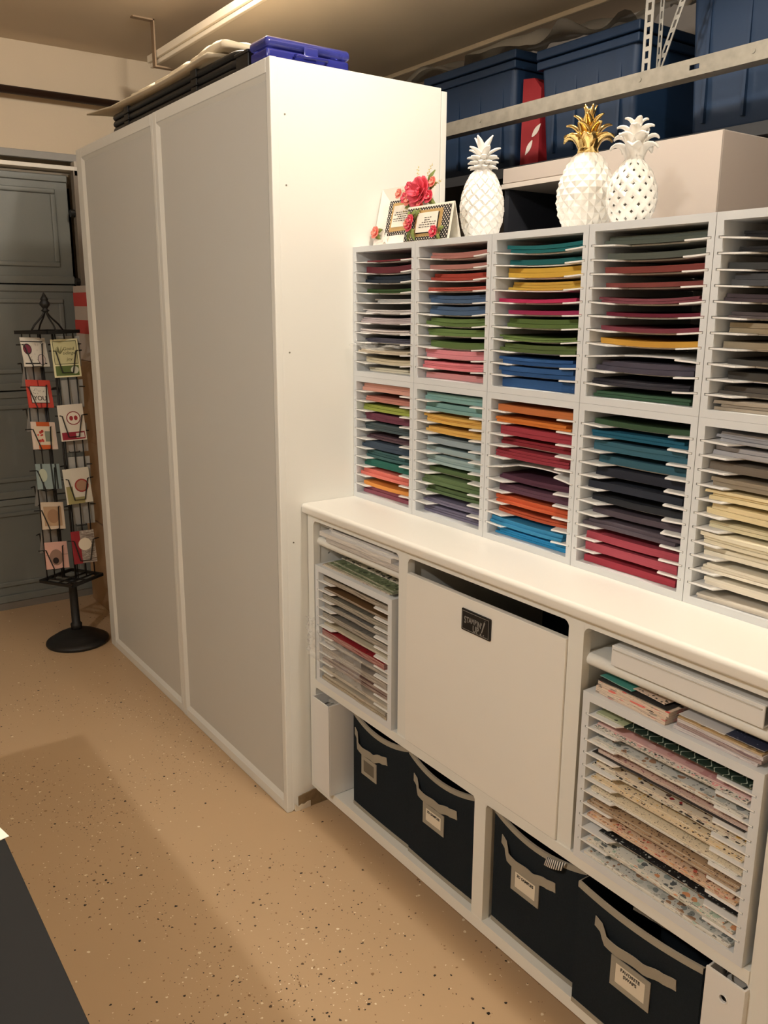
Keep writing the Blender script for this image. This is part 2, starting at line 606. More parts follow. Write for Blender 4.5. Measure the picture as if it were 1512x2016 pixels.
def canvas_mb():
    mb = MB()

    def fn(u, v, top):
        x = -1.02 + .74 * u
        y = -.215 + .33 * v
        e = min(u, 1 - u, v, 1 - v)
        w = .012 * mnoise.noise(Vector((u * 9, v * 7, 3))) + .006 * mnoise.noise(Vector((u * 22, v * 20, 8)))
        z = 2.0662 + (0.004 * math.sin(7 * (x + 1.43) / 1.1 + 3 * v))
        return (x + .010 * mnoise.noise(Vector((v * 8, 1, u * 3))), y + .014 * mnoise.noise(Vector((u * 14, 5, 0))), z + (top * (.012 + .018 * min(1, u * 1.2) + w) * (0.35 + min(1, e * 12) * .65) if top else -.003))
    n, k = 40, 14
    mb.grid(lambda u, v: fn(u, v, 1), n, k)
    mb.grid(lambda u, v: fn(u, v, 0), n, k)
    N = (n + 1) * (k + 1)
    per = [i * (k + 1) for i in range(n + 1)] + [n * (k + 1) + j for j in range(1, k + 1)] + [i * (k + 1) + k for i in range(n - 1, -1, -1)] + [j for j in range(k - 1, 0, -1)]
    for a in range(len(per)):
        p, q = per[a], per[(a + 1) % len(per)]
        mb.f.append((p, q, q + N, p + N))
        mb.mi.append(0)
    return mb


tag(canvas_mb().build('folded_canvas', CREAM, None, smooth=True), 'crumpled folded cream canvas cloth on top of the cream board', 'cloth')
# black box and translucent blue case by the wardrobe corner
bb = empty('small_black_box', (-.165, -.15, ZT), 'small black box behind the blue plastic case', 'box')
B(-.195, -.125, -.222, -.10, ZT + .0006, ZT + .036).build('body', BLACKP, bb, bevel=.003)
B(-.198, -.122, -.225, -.097, ZT + .034, ZT + .042).build('lid', BLACKP, bb, bevel=.002)
BLUEC = mat('blue_clear_plastic', (76, 84, 186), .16, trans=.6, coat=.3)
BLUED = mat('blue_clear_plastic_dark', (58, 64, 165), .18, trans=.5)
cs = empty('plastic_case', (-.07, -.105, ZT + .0006), 'translucent blue plastic case with latch on the wardrobe corner', 'case')
z0 = ZT + .0006
B(-.115, -.028, -.222, .01, z0, z0 + .026).build('case_base', BLUED, cs, bevel=.007, segs=3)
B(-.118, -.025, -.225, .013, z0 + .0265, z0 + .051).build('case_lid', BLUEC, cs, bevel=.011, segs=3)
B(-.026, -.018, -.125, -.085, z0 + .016, z0 + .038).build('latch', BLUEC, cs, bevel=.004)
MB().tube([(-.022, -.15, z0 + .014), (-.012, -.145, z0 + .014), (-.012, -.065, z0 + .014), (-.022, -.06, z0 + .014)], .004, 8).build('handle', BLUED, cs, smooth=True)
B(-.105, -.04, -.19, -.03, z0 + .051, z0 + .0525).build('lid_rib', BLUED, cs)

# ------------------------------------------------------------------ counter and its cabinet
ct = MB()
prof = []
yf, zt, zb, rr = -.168, .9045, .877, .010
for k in range(9):
    a = math.radians(90 + 22.5 * k)
    prof.append((yf + rr + rr * math.cos(a), (zt - rr if k < 5 else zb + rr) + rr * math.sin(a)))
prof += [(.34, zb), (.34, zt)]
ct.prism(prof, 0, .001, 1.43)
tag(ct.build('countertop', COUNTERM, None, bevel=.002), 'long cream-white countertop with rounded front edge under the paper cubes', 'countertop')

cb = empty('counter_cabinet', (.69, .08, 0), 'white built-in open cabinet under the countertop', 'cabinet')
ff = MB()
YF, YB = -.150, -.130
xs = [(.003, .032), (.417, .452), (.940, .976), (1.350, 1.388)]
for i, (a, b) in enumerate(xs):
    ff.box(a, b, YF, YB, .066 if i in (0, 3) else .410, .8765)
ff.box(.702, .738, YF, YB, .094, .386)
for a, b in ((.032, .417), (.452, .940), (.976, 1.350)):
    ff.box(a, b, YF, YB, 0.861, .8765)
ff.box(.032, 1.350, YF - .003, YB, .386, .410)
ff.box(.032, 1.350, YF - .001, YB, .066, .095)


def fillet(cx, cz, sx, sz, r):
    """small rounded corner of an opening; (cx, cz) is the corner, sx/sz point into the opening"""
    pts = [(cx, cz)]
    for k in range(6):
        a = PI / 2 * k / 5
        pts.append((cx + sx * (r - r * math.sin(a)), cz + sz * (r - r * math.cos(a))))
    ff.prism(pts, 1, YF + .0005, YB)


for a, b in ((.032, .417), (.452, .940), (.976, 1.350)):
    fillet(a, .861, 1, -1, .014)
    fillet(b, .861, -1, -1, .014)
for a, b in ((.032, .702), (.738, 1.35)):
    fillet(a, .386, 1, -1, .014)
    fillet(b, .386, -1, -1, .014)
ff.build('face_frame', WHITE, cb, bevel=.0025)
for x0, x1, z0 in ((.006, .030, .066), (.424, .446, .40), (.948, .970, .40), (1.352, 1.386, .066), (.708, .732, .094)):
    B(x0, x1, YB, .32, z0, .386 if z0 == .094 else .8765).build('partition', WHITE, cb)
B(.030, 1.352, YB, .32, .386, .4095).build('middle_shelf', WHITE, cb)
B(.030, 1.352, YB, .32, .075, .0945).build('bottom_shelf', WHITE, cb)
B(.006, 1.386, .32, .335, .066, .8765).build('back_panel', WHITE, cb)
B(.446, .948, .30, .318, .41, .8765).build('back_lining', DARKIN, cb)
B(.02, 1.38, -.098, -.084, .0, .075).build('toe_kick', mat('toe_kick_brown', (150, 122, 92), .7, noise=(20, .08)), cb)
for x0, x1, zt in ((.031, .4235, .814), (.9705, 1.3515, .8075)):
    sh = MB()
    h = .024
    yf = -.139
    pr_ = [(yf + h / 2 + h / 2 * math.cos(math.radians(90 + 30 * k)), zt - h / 2 + h / 2 * math.sin(math.radians(90 + 30 * k))) for k in range(7)] + [(.31, zt - h), (.31, zt)]
    sh.prism(pr_, 0, x0, x1)
    sh.build('upper_shelf', WHITE, cb, bevel=.0015)


def drill(holes):
    """cut real peg holes (x, y, z) into the partitions; the cutter does not stay in the scene"""
    mb = MB()
    for x, y, z in holes:
        mb.tube([(x - .009, y, z), (x + .009, y, z)], .0035, 12)
    cut = bpy.data.objects.new('cutter', mb.mesh('cutter', WHITE))
    COL.objects.link(cut)
    parts = [o for o in cb.children if o.name.startswith('partition')]
    for o in parts:
        md = o.modifiers.new('drill', 'BOOLEAN')
        md.operation = 'DIFFERENCE'
        md.object = cut
        md.solver = 'EXACT'
    dg = bpy.context.evaluated_depsgraph_get()
    new = [bpy.data.meshes.new_from_object(o.evaluated_get(dg)) for o in parts]
    for o, me in zip(parts, new):
        o.modifiers.clear()
        o.data = me
    bpy.data.objects.remove(cut)


drill([(.030, -.10, .764), (.030, -.06, .764), (.970, -.1, .735), (.970, -.1, .60), (.446, -.10, .845)])

# lift-out panel with the black plaque
dp = empty('front_panel', (.70, -.148, .411), 'plain cream panel closing the middle bay of the counter cabinet', 'panel')
B(.4530, .9392, -.1545, -.1410, .4115, .826).build('board', COUNTERM, dp, bevel=.0012)
plq = B(.652, .741, -.1595, -.1545, .7555, .803).build('plaque', BLACKP, dp, bevel=.002)
GREYT = mat('plaque_grey_print', (138, 136, 132), .45)
bd = MB()
for a, b, c_, d in ((.6555, .7375, .7985, .7995), (.6555, .7375, .759, .760), (.6555, .6565, .759, .7995), (.7365, .7375, .759, .7995)):
    bd.box(a, b, -.1598, -.1594, c_, d)
bd.build('plaque_border', GREYT, plq)
word = "STAMPIN'"
cx = .6605
wid = [.0095, .0068, .0082, .0096, .0075, .0045, .0085, .004]
lt = MB()
for i, chh in enumerate(word):
    t_ = (i - 3.2) / 3.4
    s_ = .0185 - .0035 * (1 - t_ * t_) if i else .0205
    q = text_mb(chh, s_ * 1.05, (cx + wid[i] / 2, -.1597, .7795 + .0030 * (1 - t_ * t_)), sx=.72, bold=.0003)
    lt.add(q.v, q.f)
    cx += wid[i] * .97
for s_, x_, z_, sz in (('UP', .6985, .7670, .0195),):
    q = text_mb(s_, sz, (x_, -.1597, z_), sx=.8, bold=.0004)
    lt.add(q.v, q.f)
lt.prism([(.7155, .767), (.7178, .7665), (.7272, .7905), (.7235, .792)], 1, -.1600, -.1594)
lt.disc((.7140, .7625), .0022, -.1600, -.1594)
lt.disc((.7225, .763), .0016, -.1600, -.1594)
lt.box(.7255, .7268, -.16, -.1594, .7935, .7955)
lt.build('lettering', GREYT, plq)

# ------------------------------------------------------------------ slotted paper cubes and racks
CW, CH, CD = .2665, .33, .315
ZC = .9045
TH = .0135
NS = 12


def comb_panel(w, h, d, th, z_list, side, notch=.0075, nh=.0042):
    """side panel whose front shows the slot the shelf is let into"""
    x_in = th if side < 0 else -th
    poly = [(0, 0), (0, h), (x_in, h)]
    for z in sorted(z_list, reverse=True):
        q = notch if side < 0 else -notch
        poly += [(x_in, z + nh / 2), (x_in - q, z + nh / 2), (x_in - q, z - nh / 2), (x_in, z - nh / 2)]
    poly += [(x_in, 0)]
    return MB().prism(poly, 1, 0, d)


def shelf_mb(wi, d, sag, th=.0028, tabw=.20, rec=.036):
    us = [0, tabw * .5, tabw, tabw + .055, .38, .5, .62, .945 - tabw, 1 - tabw, 1 - tabw * .5, 1]
    fr = [0, 0, 0, rec, rec, rec, rec, rec, 0, 0, 0]
    vs, fs = [], []
    for u, f in zip(us, fr):
        z = -sag * 4 * u * (1 - u)
        x = -wi / 2 + wi * u
        zb = z if f else z
        vs += [(x, f + .0005, zb - th / 2), (x, f + .0005, zb + th / 2), (x, d, z + th / 2), (x, d, z - th / 2)]
    n = len(us)
    for i in range(n - 1):
        a, b = i * 4, i * 4 + 4
        fs += [(a, b, b + 1, a + 1), (a + 1, b + 1, b + 2, a + 2), (a + 2, b + 2, b + 3, a + 3), (a + 3, b + 3, b, a)]
    fs += [(0, 1, 2, 3), (n * 4 - 1, n * 4 - 2, n * 4 - 3, n * 4 - 4)]
    return MB().add(vs, fs)


def slotted(name, x0, z0, w, h, d, th, y0, label, cat, sags, group, material=CUBE):
    e = empty(name, (x0 + w / 2, y0, z0), label, cat, group)
    ih = h - 2 * th
    zl = [th + ih * k / NS for k in range(1, NS)]
    key = (round(w, 4), round(h, 4))
    if key not in MESH:
        l_ = comb_panel(w, h, d, th, zl, -1).mesh('side_panel', material)
        r_ = comb_panel(w, h, d, th, zl, 1).mesh('side_panel', material)
        t_ = B(-w / 2 + th, w / 2 - th, 0, d, h - th, h).mesh('top_panel', material)
        b_ = B(-w / 2 + th, w / 2 - th, 0, d, 0, th).mesh('bottom_panel', material)
        k_ = B(-w / 2 + th, w / 2 - th, d - .006, d, th, h - th).mesh('back_panel', material)
        MESH[key] = (l_, r_, t_, b_, k_)
        for s_ in (0., .002, .004, .006, -.004, -.011):
            MESH[key + (s_,)] = shelf_mb(w - 2 * th + .012, d - .008, s_).mesh('shelf', SHELF)
    l_, r_, t_, b_, k_ = MESH[key]
    inst('side_panel', l_, e, (-w / 2, 0, 0))
    inst('side_panel', r_, e, (w / 2, 0, 0))
    inst('top_panel', t_, e)
    inst('bottom_panel', b_, e)
    inst('back_panel', k_, e)
    for k, z in enumerate(zl):
        inst('shelf', MESH[key + (sags[k],)], e, (0, .0, z))
    return e, zl


MESH = {}
ROWN = ['upper', 'lower']
CUBEN = ['first cube from the wardrobe', 'second cube from the wardrobe', 'third cube from the wardrobe', 'fourth cube from the wardrobe', 'fifth cube from the wardrobe']
ORD = ['top', 'second', 'third', 'fourth', 'fifth', 'sixth', 'seventh', 'eighth', 'ninth', 'tenth', 'eleventh', 'bottom']

# per cube, top slot to bottom: (colour name, rgb, fill of the slot 0-1, number of packs, front inset in m)
C_ = {
    (0, 0): [('deep red', (136, 40, 52), .16, 1, .02), ('burgundy', (108, 36, 48), .62, 1, .018), ('dark navy', (38, 50, 66), .66, 2, .024), ('forest green', (54, 86, 40), .38, 2, .024),
             ('pale grey', (186, 186, 182), .36, 2, .045), ('loose white', (214, 208, 206), .34, 3, .014), ('lilac white', (182, 168, 172), .55, 3, .008), ('soft white', (214, 204, 202), .36, 3, .008),
             ('slate violet', (78, 78, 96), .48, 3, .022), ('crumpled cream', (200, 186, 162), .34, 2, .0), ('ivory', (212, 200, 168), .5, 2, .02), ('cream white', (216, 210, 186), .38, 2, .028)],
    (0, 1): [('dusty rose', (194, 122, 112), .52, 2, .02), ('faded rose', (190, 124, 114), .42, 1, .026), ('brick red', (190, 66, 50), .62, 2, .03), ('light brick red', (196, 78, 62), .34, 2, .014),
             ('denim blue', (66, 96, 136), .68, 2, .022), ('stacked denim blue', (66, 96, 136), .8, 2, .02), ('olive green', (96, 126, 62), .7, 2, .02), ('two-layer olive green', (96, 126, 62), .62, 2, .014),
             ('smooth olive green', (94, 124, 62), .6, 1, .024), ('bubblegum pink', (218, 128, 140), .8, 2, .014), ('striped coral pink', (224, 112, 124), .66, 3, .008), ('pale pink', (210, 136, 138), .55, 1, .02)],
    (0, 2): [('teal', (22, 116, 120), .6, 2, .024), ('dark teal', (24, 108, 112), .44, 1, .03), ('bright yellow', (236, 186, 54), .78, 2, .024), ('warm yellow', (226, 180, 58), .66, 3, .03),
             ('thin magenta', (188, 28, 80), .30, 1, .006), ('magenta', (172, 38, 86), .34, 1, .022), ('moss green', (90, 118, 54), .72, 2, .02), ('thin moss green', (92, 118, 54), .34, 2, .008),
             ('deep moss green', (88, 110, 54), .66, 2, .014), ('royal blue', (30, 80, 148), .55, 2, .008), ('thick royal blue', (32, 80, 144), .8, 2, .008), ('navy royal blue', (32, 78, 138), .78, 1, .012)],
    (0, 3): [('grey green', (88, 98, 88), .62, 2, .022), ('thin grey green', (86, 94, 86), .46, 1, .014), ('rust brown', (134, 56, 50), .46, 1, .016), ('thin rust brown', (128, 56, 52), .34, 1, .012),
             ('maroon', (118, 54, 66), .38, 2, .006), ('crimson', (120, 28, 50), .28, 1, .026), ('banded maroon', (126, 50, 66), .32, 1, .014), ('golden yellow', (220, 160, 48), .42, 1, .02),
             None, ('charcoal violet', (70, 66, 82), .8, 2, .016), ('black plastic-wrapped', (44, 44, 54), .4, 2, .004), ('dark green', (54, 92, 66), .46, 2, .014)],
    (0, 4): [('black', (34, 34, 36), .44, 2, .03), ('sleeved black', (40, 40, 42), .38, 2, .016), ('charcoal', (60, 63, 64), .44, 1, .014), ('slate grey', (70, 73, 78), .8, 2, .006),
             ('dark plum', (72, 60, 66), .5, 2, .014), ('plum brown', (82, 74, 76), .4, 2, .008), ('khaki tan', (158, 142, 112), .66, 2, .026), ('tan', (148, 135, 110), .44, 1, .02),
             ('dark warm grey', (76, 74, 70), .36, 1, .026), ('charcoal brown', (64, 62, 58), .5, 1, .028), ('dark taupe', (86, 80, 74), .56, 2, .022), ('light taupe', (156, 144, 126), .66, 3, .006)],
    (1, 0): [('peach pink', (222, 156, 138), .8, 2, .014), ('dusty peach', (194, 120, 106), .5, 2, .016), ('lime green', (156, 172, 64), .6, 2, .016), ('wine', (114, 52, 74), .8, 2, .018),
             ('slate teal', (66, 84, 90), .8, 3, .016), ('mauve brown', (94, 68, 80), .42, 2, .022), ('slate navy', (56, 74, 96), .85, 2, .014), ('sea teal', (56, 100, 102), .8, 3, .016),
             ('emerald teal', (30, 106, 92), .85, 2, .018), ('coral', (236, 114, 100), .72, 2, .008), ('tangerine', (236, 146, 54), .4, 1, .008), ('mauve', (156, 78, 96), .76, 2, .016)],
    (1, 1): [('aqua', (120, 172, 168), .72, 2, .018), ('thick aqua', (118, 170, 166), .82, 2, .018), ('mustard', (232, 178, 74), .72, 3, .014), ('thin mustard', (228, 174, 74), .55, 2, .018),
             ('blue grey', (140, 160, 172), .56, 1, .016), ('pale blue', (146, 172, 178), .5, 1, .026), ('pale aqua', (146, 176, 178), .76, 3, .018), ('leaf green', (88, 116, 70), .45, 1, .026),
             ('thick leaf green', (88, 114, 70), .76, 2, .008), ('deep leaf green', (88, 114, 70), .66, 2, .02), ('grey violet', (114, 110, 138), .44, 2, .018), ('thick grey violet', (114, 110, 138), .66, 3, .018)],
    (1, 2): [('burnt orange', (206, 110, 50), .56, 1, .006), ('bright orange', (222, 116, 34), .46, 2, .006), ('cherry red', (172, 48, 64), .84, 2, .010), ('dark red', (156, 38, 50), .56, 2, .026),
             ('thick dark red', (158, 42, 58), .8, 3, .010), None, ('plum', (90, 48, 70), .5, 2, .022), ('shiny plum', (92, 56, 76), .6, 2, .014),
             ('red orange', (212, 84, 42), .6, 2, .006), ('thin red orange', (206, 84, 48), .44, 2, .022), ('sky blue', (38, 136, 192), .62, 2, .003), ('bright sky blue', (22, 140, 208), .58, 3, .016)],
    (1, 3): [('bottle green', (58, 90, 60), .4, 1, .018), ('peacock blue', (16, 92, 124), .5, 2, .014), ('two-layer peacock', (48, 102, 124), .76, 2, .016), ('smooth peacock', (46, 96, 116), .56, 1, .026),
             ('wrapped black navy', (38, 42, 56), .66, 1, .02), ('black navy', (38, 44, 58), .56, 1, .010), ('ink charcoal', (42, 46, 54), .5, 1, .022), ('plum grey', (82, 72, 84), .46, 1, .02),
             ('ridged plum grey', (86, 76, 88), .56, 2, .006), ('raspberry', (172, 58, 76), .56, 1, .006), ('thick raspberry', (178, 64, 82), .66, 1, .006), ('crimson raspberry', (178, 48, 66), .56, 1, .012)],
    (1, 4): [('cool grey', (158, 160, 168), .66, 3, .018), ('pale cool grey', (168, 168, 174), .6, 2, .022), ('dark mushroom', (116, 106, 94), .56, 1, .016), ('mushroom', (148, 135, 114), .6, 2, .010),
             ('pale yellow', (232, 212, 158), .66, 3, .006), ('thick pale yellow', (236, 216, 162), .95, 2, .012), ('buttermilk', (222, 212, 172), .45, 2, .018), ('deckled ivory', (228, 218, 188), .8, 3, .004),
             ('warm ivory', (232, 224, 202), .6, 2, .014), ('thin warm ivory', (230, 222, 202), .56, 3, .006), ('soft ivory', (232, 224, 206), .56, 2, .012), ('grey white', (204, 196, 182), .36, 2, .003)],
}
RS = random.Random(11)


def pack_mesh(w, d, t, sagf, xc, seed, curl=0.0):
    """one pack of sheets following the sag of its shelf; x centred on xc in slot coordinates"""
    rnd = random.Random(seed)
    n = 10
    vs, fs = [], []
    sk = rnd.uniform(-.0015, .0015)
    fj = [rnd.uniform(-.0007, .0007) for _ in range(n + 1)]
    for i in range(n + 1):
        u = i / n
        x = xc - w / 2 + w * u
        z = sagf(x) + curl * (2 * u - 1) ** 4
        vs += [(x + sk, fj[i], z), (x, fj[i] + rnd.uniform(0, .0006), z + t), (x, d, z + t), (x, d, z)]
    for i in range(n):
        a, b = i * 4, i * 4 + 4
        fs += [(a, b, b + 1, a + 1), (a + 1, b + 1, b + 2, a + 2), (a + 2, b + 2, b + 3, a + 3), (a + 3, b + 3, b, a)]
    fs += [(0, 1, 2, 3), (n * 4 + 3, n * 4 + 2, n * 4 + 1, n * 4)]
    return MB().add(vs, fs)


def paper_stack(x_c, y0, z_floor, wi, di, pitch, sag, spec, label, seed, pw, pdepth, matf, name='cardstock_stack', cat='cardstock', group=None, curl=0):
    """a stack of paper packs in a slot (things: one stack per slot)"""
    rnd = random.Random(seed)
    fill, npk, inset = spec
    T = (pitch - .0032) * min(.88, fill * 1.14)
    parts = [1.0] if npk == 1 else ([.5, .5] if npk == 2 else [.38, .3, .32])
    parts = [p * rnd.uniform(.8, 1.2) for p in parts]
    k = sum(parts)
    slack = max(.001, wi - pw - .002)
    e = empty(name, (x_c, y0 + inset, z_floor), label, cat, group)

    def sagf(x):
        u = (x + wi / 2 + .006) / (wi + .012)
        return -sag * 4 * u * (1 - u)
    z = .0018
    for i, p in enumerate(parts):
        t = T * p / k
        xo = rnd.uniform(-.5, .5) * slack * .9
        wv = pw
        yo = rnd.uniform(0, .006) if i else 0
        if npk > 1 and i == npk - 1 and rnd.random() < .3:
            yo = -.002
            wv = pw - rnd.uniform(.002, .01)
        dd = min(pdepth, di - inset - yo - .008)
        me = pack_mesh(wv, dd, t - .0005, sagf, xo, seed * 7 + i, curl).mesh('pack', matf(i))
        inst('pack', me, e, (0, yo, z))
        z += t
    return e


sag_for = {}
for r in range(2):
    for c in range(5):
        x0 = c * CW + .001
        z0 = ZC + (CH if r == 0 else 0)
        sg = [random.Random(r * 50 + c * 7 + k).choice([.002, .004, .004, .006] if r == 0 else [.002, .002, 0., .004]) for k in range(11)]
        if (r, c) == (1, 2):
            sg[11 - 6] = -.011
        if (r, c) == (0, 3):
            sg[11 - 9] = -.004
        lab = '%s white twelve-slot paper cube, %s' % (ROWN[r], CUBEN[c].replace(' cube', ''))
        slotted('paper_cube', x0, z0 + .0003 * r, CW - .0012, CH - .0006, CD, TH, 0.0, lab, 'paper cube', sg, 'slotted paper cubes on the counter')
        wi = CW - .0012 - 2 * TH
        pitch = (CH - .0006 - 2 * TH) / NS
        for s, spec in enumerate(C_[(r, c)]):
            if spec is None:
                continue
            nm, rgb, fill, npk, inset = spec
            k = 11 - s                                  # slot index from the bottom
            zf = z0 + .0003 * r + TH + pitch * k
            sag = sg[k - 1] if k > 0 else 0.0
            if k == 0:
                zf -= .0014
            lb = '%s cardstock in the %s slot of the %s %s' % (nm, ORD[s], ROWN[r], CUBEN[c])
            pw = .216
            if (r, c, s) == (0, 0, 4):
                pw = .165
            M_ = paper_mat(rgb)
            paper_stack(x0 + CW / 2 - .0006, 0.0, zf, wi, CD, pitch, sag, (fill, npk, inset + .004), lb, r * 1000 + c * 100 + s, pw, .279, lambda i: M_, group='cardstock in the paper cubes')


# ------------------------------------------------------------------ patterned paper
def pat(name, base, layers, rough=.55, g=1.25, sheen=0):
    M, nt = newmat(name, rough)
    mp = nt.n('ShaderNodeMapping', Vector=nt.tc.outputs['Object'])
    mp.inputs['Scale'].default_value = (1, 1, 6)
    v = mp.outputs[0]
    dz = nt.n('ShaderNodeTexNoise', Vector=v, Scale=90.0, Detail=2.0)
    off = nt.n('ShaderNodeVectorMath', {'operation': 'SCALE'}, _0=dz.outputs['Color'], Scale=.010)
    vv = nt.n('ShaderNodeVectorMath', {'operation': 'ADD'}, _0=v, _1=off.outputs[0]).outputs[0]
    col = L(base, g)
    for cols, scale, size, dens in layers:
        col = flecks(nt, vv, col, [L(c, g) for c in cols], float(scale) * 1.45, size, dens)
    # sheet edges show as fine layers on the front of the pack
    geo = nt.n('ShaderNodeNewGeometry')
    up_ = nt.n('ShaderNodeSeparateXYZ', Vector=geo.outputs['Normal']).outputs[2]
    side = nt.math('LESS_THAN', up_, .5)
    mp2 = nt.n('ShaderNodeMapping', Vector=nt.tc.outputs['Object'])
    mp2.inputs['Scale'].default_value = (14, 3, 900)
    ez = nt.n('ShaderNodeTexNoise', Vector=mp2.outputs[0], Scale=1.0, Detail=3.0)
    ramp = nt.n('ShaderNodeMapRange', Value=ez.outputs['Fac'], From_Min=.42, From_Max=.58)
    edge = nt.mix(ramp.outputs[0], L(tuple(int(c * .45 + 40) for c in base)), L((226, 218, 204)))
    col = nt.mix(nt.math('MULTIPLY', side, .5), col, edge)
    nt.link(col, nt.b.inputs['Base Color'])
    nt.b.inputs['Coat Weight'].default_value = sheen
    nt.b.inputs['Coat Roughness'].default_value = .12
    return M


def ogee(name, base, line):
    M, nt = newmat(name, .55)
    s = nt.n('ShaderNodeSeparateXYZ', Vector=nt.tc.outputs['Object'])
    a = nt.math('SINE', nt.math('MULTIPLY', s.outputs[0], 205.0))
    b = nt.math('SINE', nt.math('MULTIPLY', s.outputs[1], 210.0))
    k = nt.math('LESS_THAN', nt.math('ABSOLUTE', nt.math('MULTIPLY_ADD', b, .8, a)), .13)
    nt.link(nt.mix(k, L(base), L(line)), nt.b.inputs['Base Color'])
    return M


PM = {
    'sage': pat('paper_sage_leaves', (168, 176, 140), [([(40, 44, 34), (120, 132, 96)], 90, .36, .6)]),
    'ogee': ogee('paper_dark_green_net', (34, 54, 44), (196, 206, 190)),
    'bw': pat('paper_black_white_floral', (214, 210, 200), [([(46, 50, 50), (110, 122, 112), (220, 160, 160), (60, 64, 62)], 150, .5, .95)]),
    'pink': pat('paper_pink', (206, 166, 164), [([(190, 140, 140), (216, 184, 182)], 40, .5, .4)]),
    'water': pat('paper_grey_watercolour', (196, 198, 194), [([(120, 128, 128), (150, 116, 90), (170, 176, 172)], 48, .5, .8), ([(70, 72, 72)], 120, .27, .45)], sheen=.3),
    'script': pat('paper_pink_script', (206, 178, 164), [([(120, 60, 72), (170, 120, 120)], 140, .34, .8)]),
    'black': pat('paper_black_back', (40, 38, 38), []),
    'autumn': pat('paper_butterflies_leaves', (220, 206, 184), [([(150, 40, 38), (92, 70, 58), (206, 160, 60), (70, 58, 52)], 52, .36, .9), ([(80, 66, 58)], 110, .28, .4)]),
    'lady': pat('paper_black_dots', (222, 204, 172), [([(60, 50, 44), (60, 50, 44), (214, 172, 84)], 125, .32, .95)]),
    'ruler': pat('paper_cream_script', (222, 210, 184), [([(110, 98, 80), (140, 124, 100)], 190, .3, .8), ([(120, 108, 86)], 60, .16, .6)]),
    'tan': pat('paper_tan_dots', (168, 142, 112), [([(78, 54, 42), (92, 66, 50)], 110, .36, .95)], sheen=.5),
    'leaf': pat('paper_peach_leaves', (214, 186, 158), [([(120, 74, 54), (196, 98, 80), (176, 134, 100), (214, 168, 120)], 66, .44, .95), ([(110, 76, 60)], 150, .3, .5)], sheen=.2),
    'sprig': pat('paper_black_sprigs', (30, 30, 32), [([(190, 196, 190)], 66, .22, .9), ([(150, 156, 150)], 150, .26, .5)]),
    'bloom': pat('paper_white_blooms', (218, 216, 206), [([(214, 150, 106), (90, 96, 98), (176, 196, 178), (150, 160, 156)], 46, .42, .85), ([(120, 128, 122)], 130, .3, .6)], sheen=.4),
    'mint': pat('paper_white_mint', (222, 220, 212), [([(180, 200, 188), (160, 150, 146), (120, 124, 120)], 90, .4, .7)], sheen=.3),
    'coral': pat('paper_coral_roses', (216, 194, 174), [([(214, 84, 80), (232, 120, 110), (70, 60, 52)], 30, .42, .6), ([(80, 70, 58)], 90, .3, .3)]),
    'lilac': pat('paper_lilac', (196, 190, 196), [([(120, 96, 110)], 60, .3, .3)]),
    'navyst': pat('paper_navy', (40, 46, 66), [([(120, 124, 140)], 120, .25, .3)]),
    'teal': pat('paper_teal', (70, 140, 130), []),
    'plaid': pat('paper_green_plaid', (96, 108, 80), [([(50, 60, 44), (150, 160, 130)], 70, .5, .7)]),
    'bwleaf': pat('paper_black_white_leaves', (214, 208, 192), [([(34, 32, 30)], 70, .45, .8)]),
    'berry': pat('paper_red_brown_script', (212, 196, 176), [([(92, 44, 40)], 60, .4, .7)]),
}


def kraft(rgb, sheen=.4):
    n = 'sleeved_paper_%d_%d_%d' % rgb
    return MATS[n] if n in MATS else pat(n, rgb, [([tuple(int(c * .8) for c in rgb)], 50, .4, .3)], sheen=sheen, g=.9)


def rack_stack(x_c, y0, zf, wi, pitch, label, seed, spec, name, group, di=.325, thin=1.0):
    """spec: list of (material, thickness share, width, x offset, front offset)"""
    e = empty(name, (x_c, y0, zf), label, 'paper', group)
    z = .0018
    T = pitch - .0034
    for i, (M_, t, w, xo, yo) in enumerate(spec):
        tt = T * t * thin
        me = pack_mesh(w, min(.295, di - yo - .012), tt - .0004, lambda x: 0.0, xo, seed * 13 + i).mesh('pack', M_)
        inst('pack', me, e, (0, yo, z))
        z += tt
    return e


RH, RW, RD, RT = .335, .350, .325, .016
RP = (RH - 2 * RT) / NS
R_SPEC = [
    ('sage and dark green net', [('sage', .35, .303, 0, .012), ('ogee', .22, .235, .033, .004)]),
    ('pink and black floral', [('bw', .4, .30, 0, .006), ('pink', .35, .303, .002, .014)]),
    ('grey watercolour', [('mint', .35, .30, -.002, .004), ('water', .4, .30, .003, .006)]),
    ('pink script over black', [('black', .12, .303, -.003, .010), ('script', .55, .30, .004, .016)]),
    ('cream butterfly and leaf', [('bwleaf', .2, .30, -.004, .010), ('autumn', .6, .298, .002, .014)]),
    ('cream ladybird-dotted', [('lady', .35, .303, 0, .008), ('lady', .38, .30, .002, .016)]),
    ('cream handwriting', [('mint', .3, .30, -.002, .006), ('ruler', .5, .303, .001, .008)]),
    ('tan dotted glossy', [('tan', .5, .303, -.002, .004), ('tan', .35, .30, .002, .008)]),
    ('peach leaf-printed', [('leaf', .5, .303, 0, .004), ('leaf', .3, .29, -.003, .008)]),
    ('black with white sprigs', [('sprig', .22, .28, .010, .014)]),
    ('white watercolour bloom', [('bloom', .5, .30, .002, .003), ('bloom', .3, .28, -.006, .006)]),
    ('white and mint', [('mint', .4, .30, -.002, .002), ('water', .25, .295, .002, .006)]),
]
sg0 = [0.] * 11
slotted('paper_rack', .989, .4105, RW, RH, RD, RT, -.157, 'white slotted rack full of patterned scrapbook paper under the binder shelf', 'paper rack', sg0, 'slotted paper racks in the cabinet')
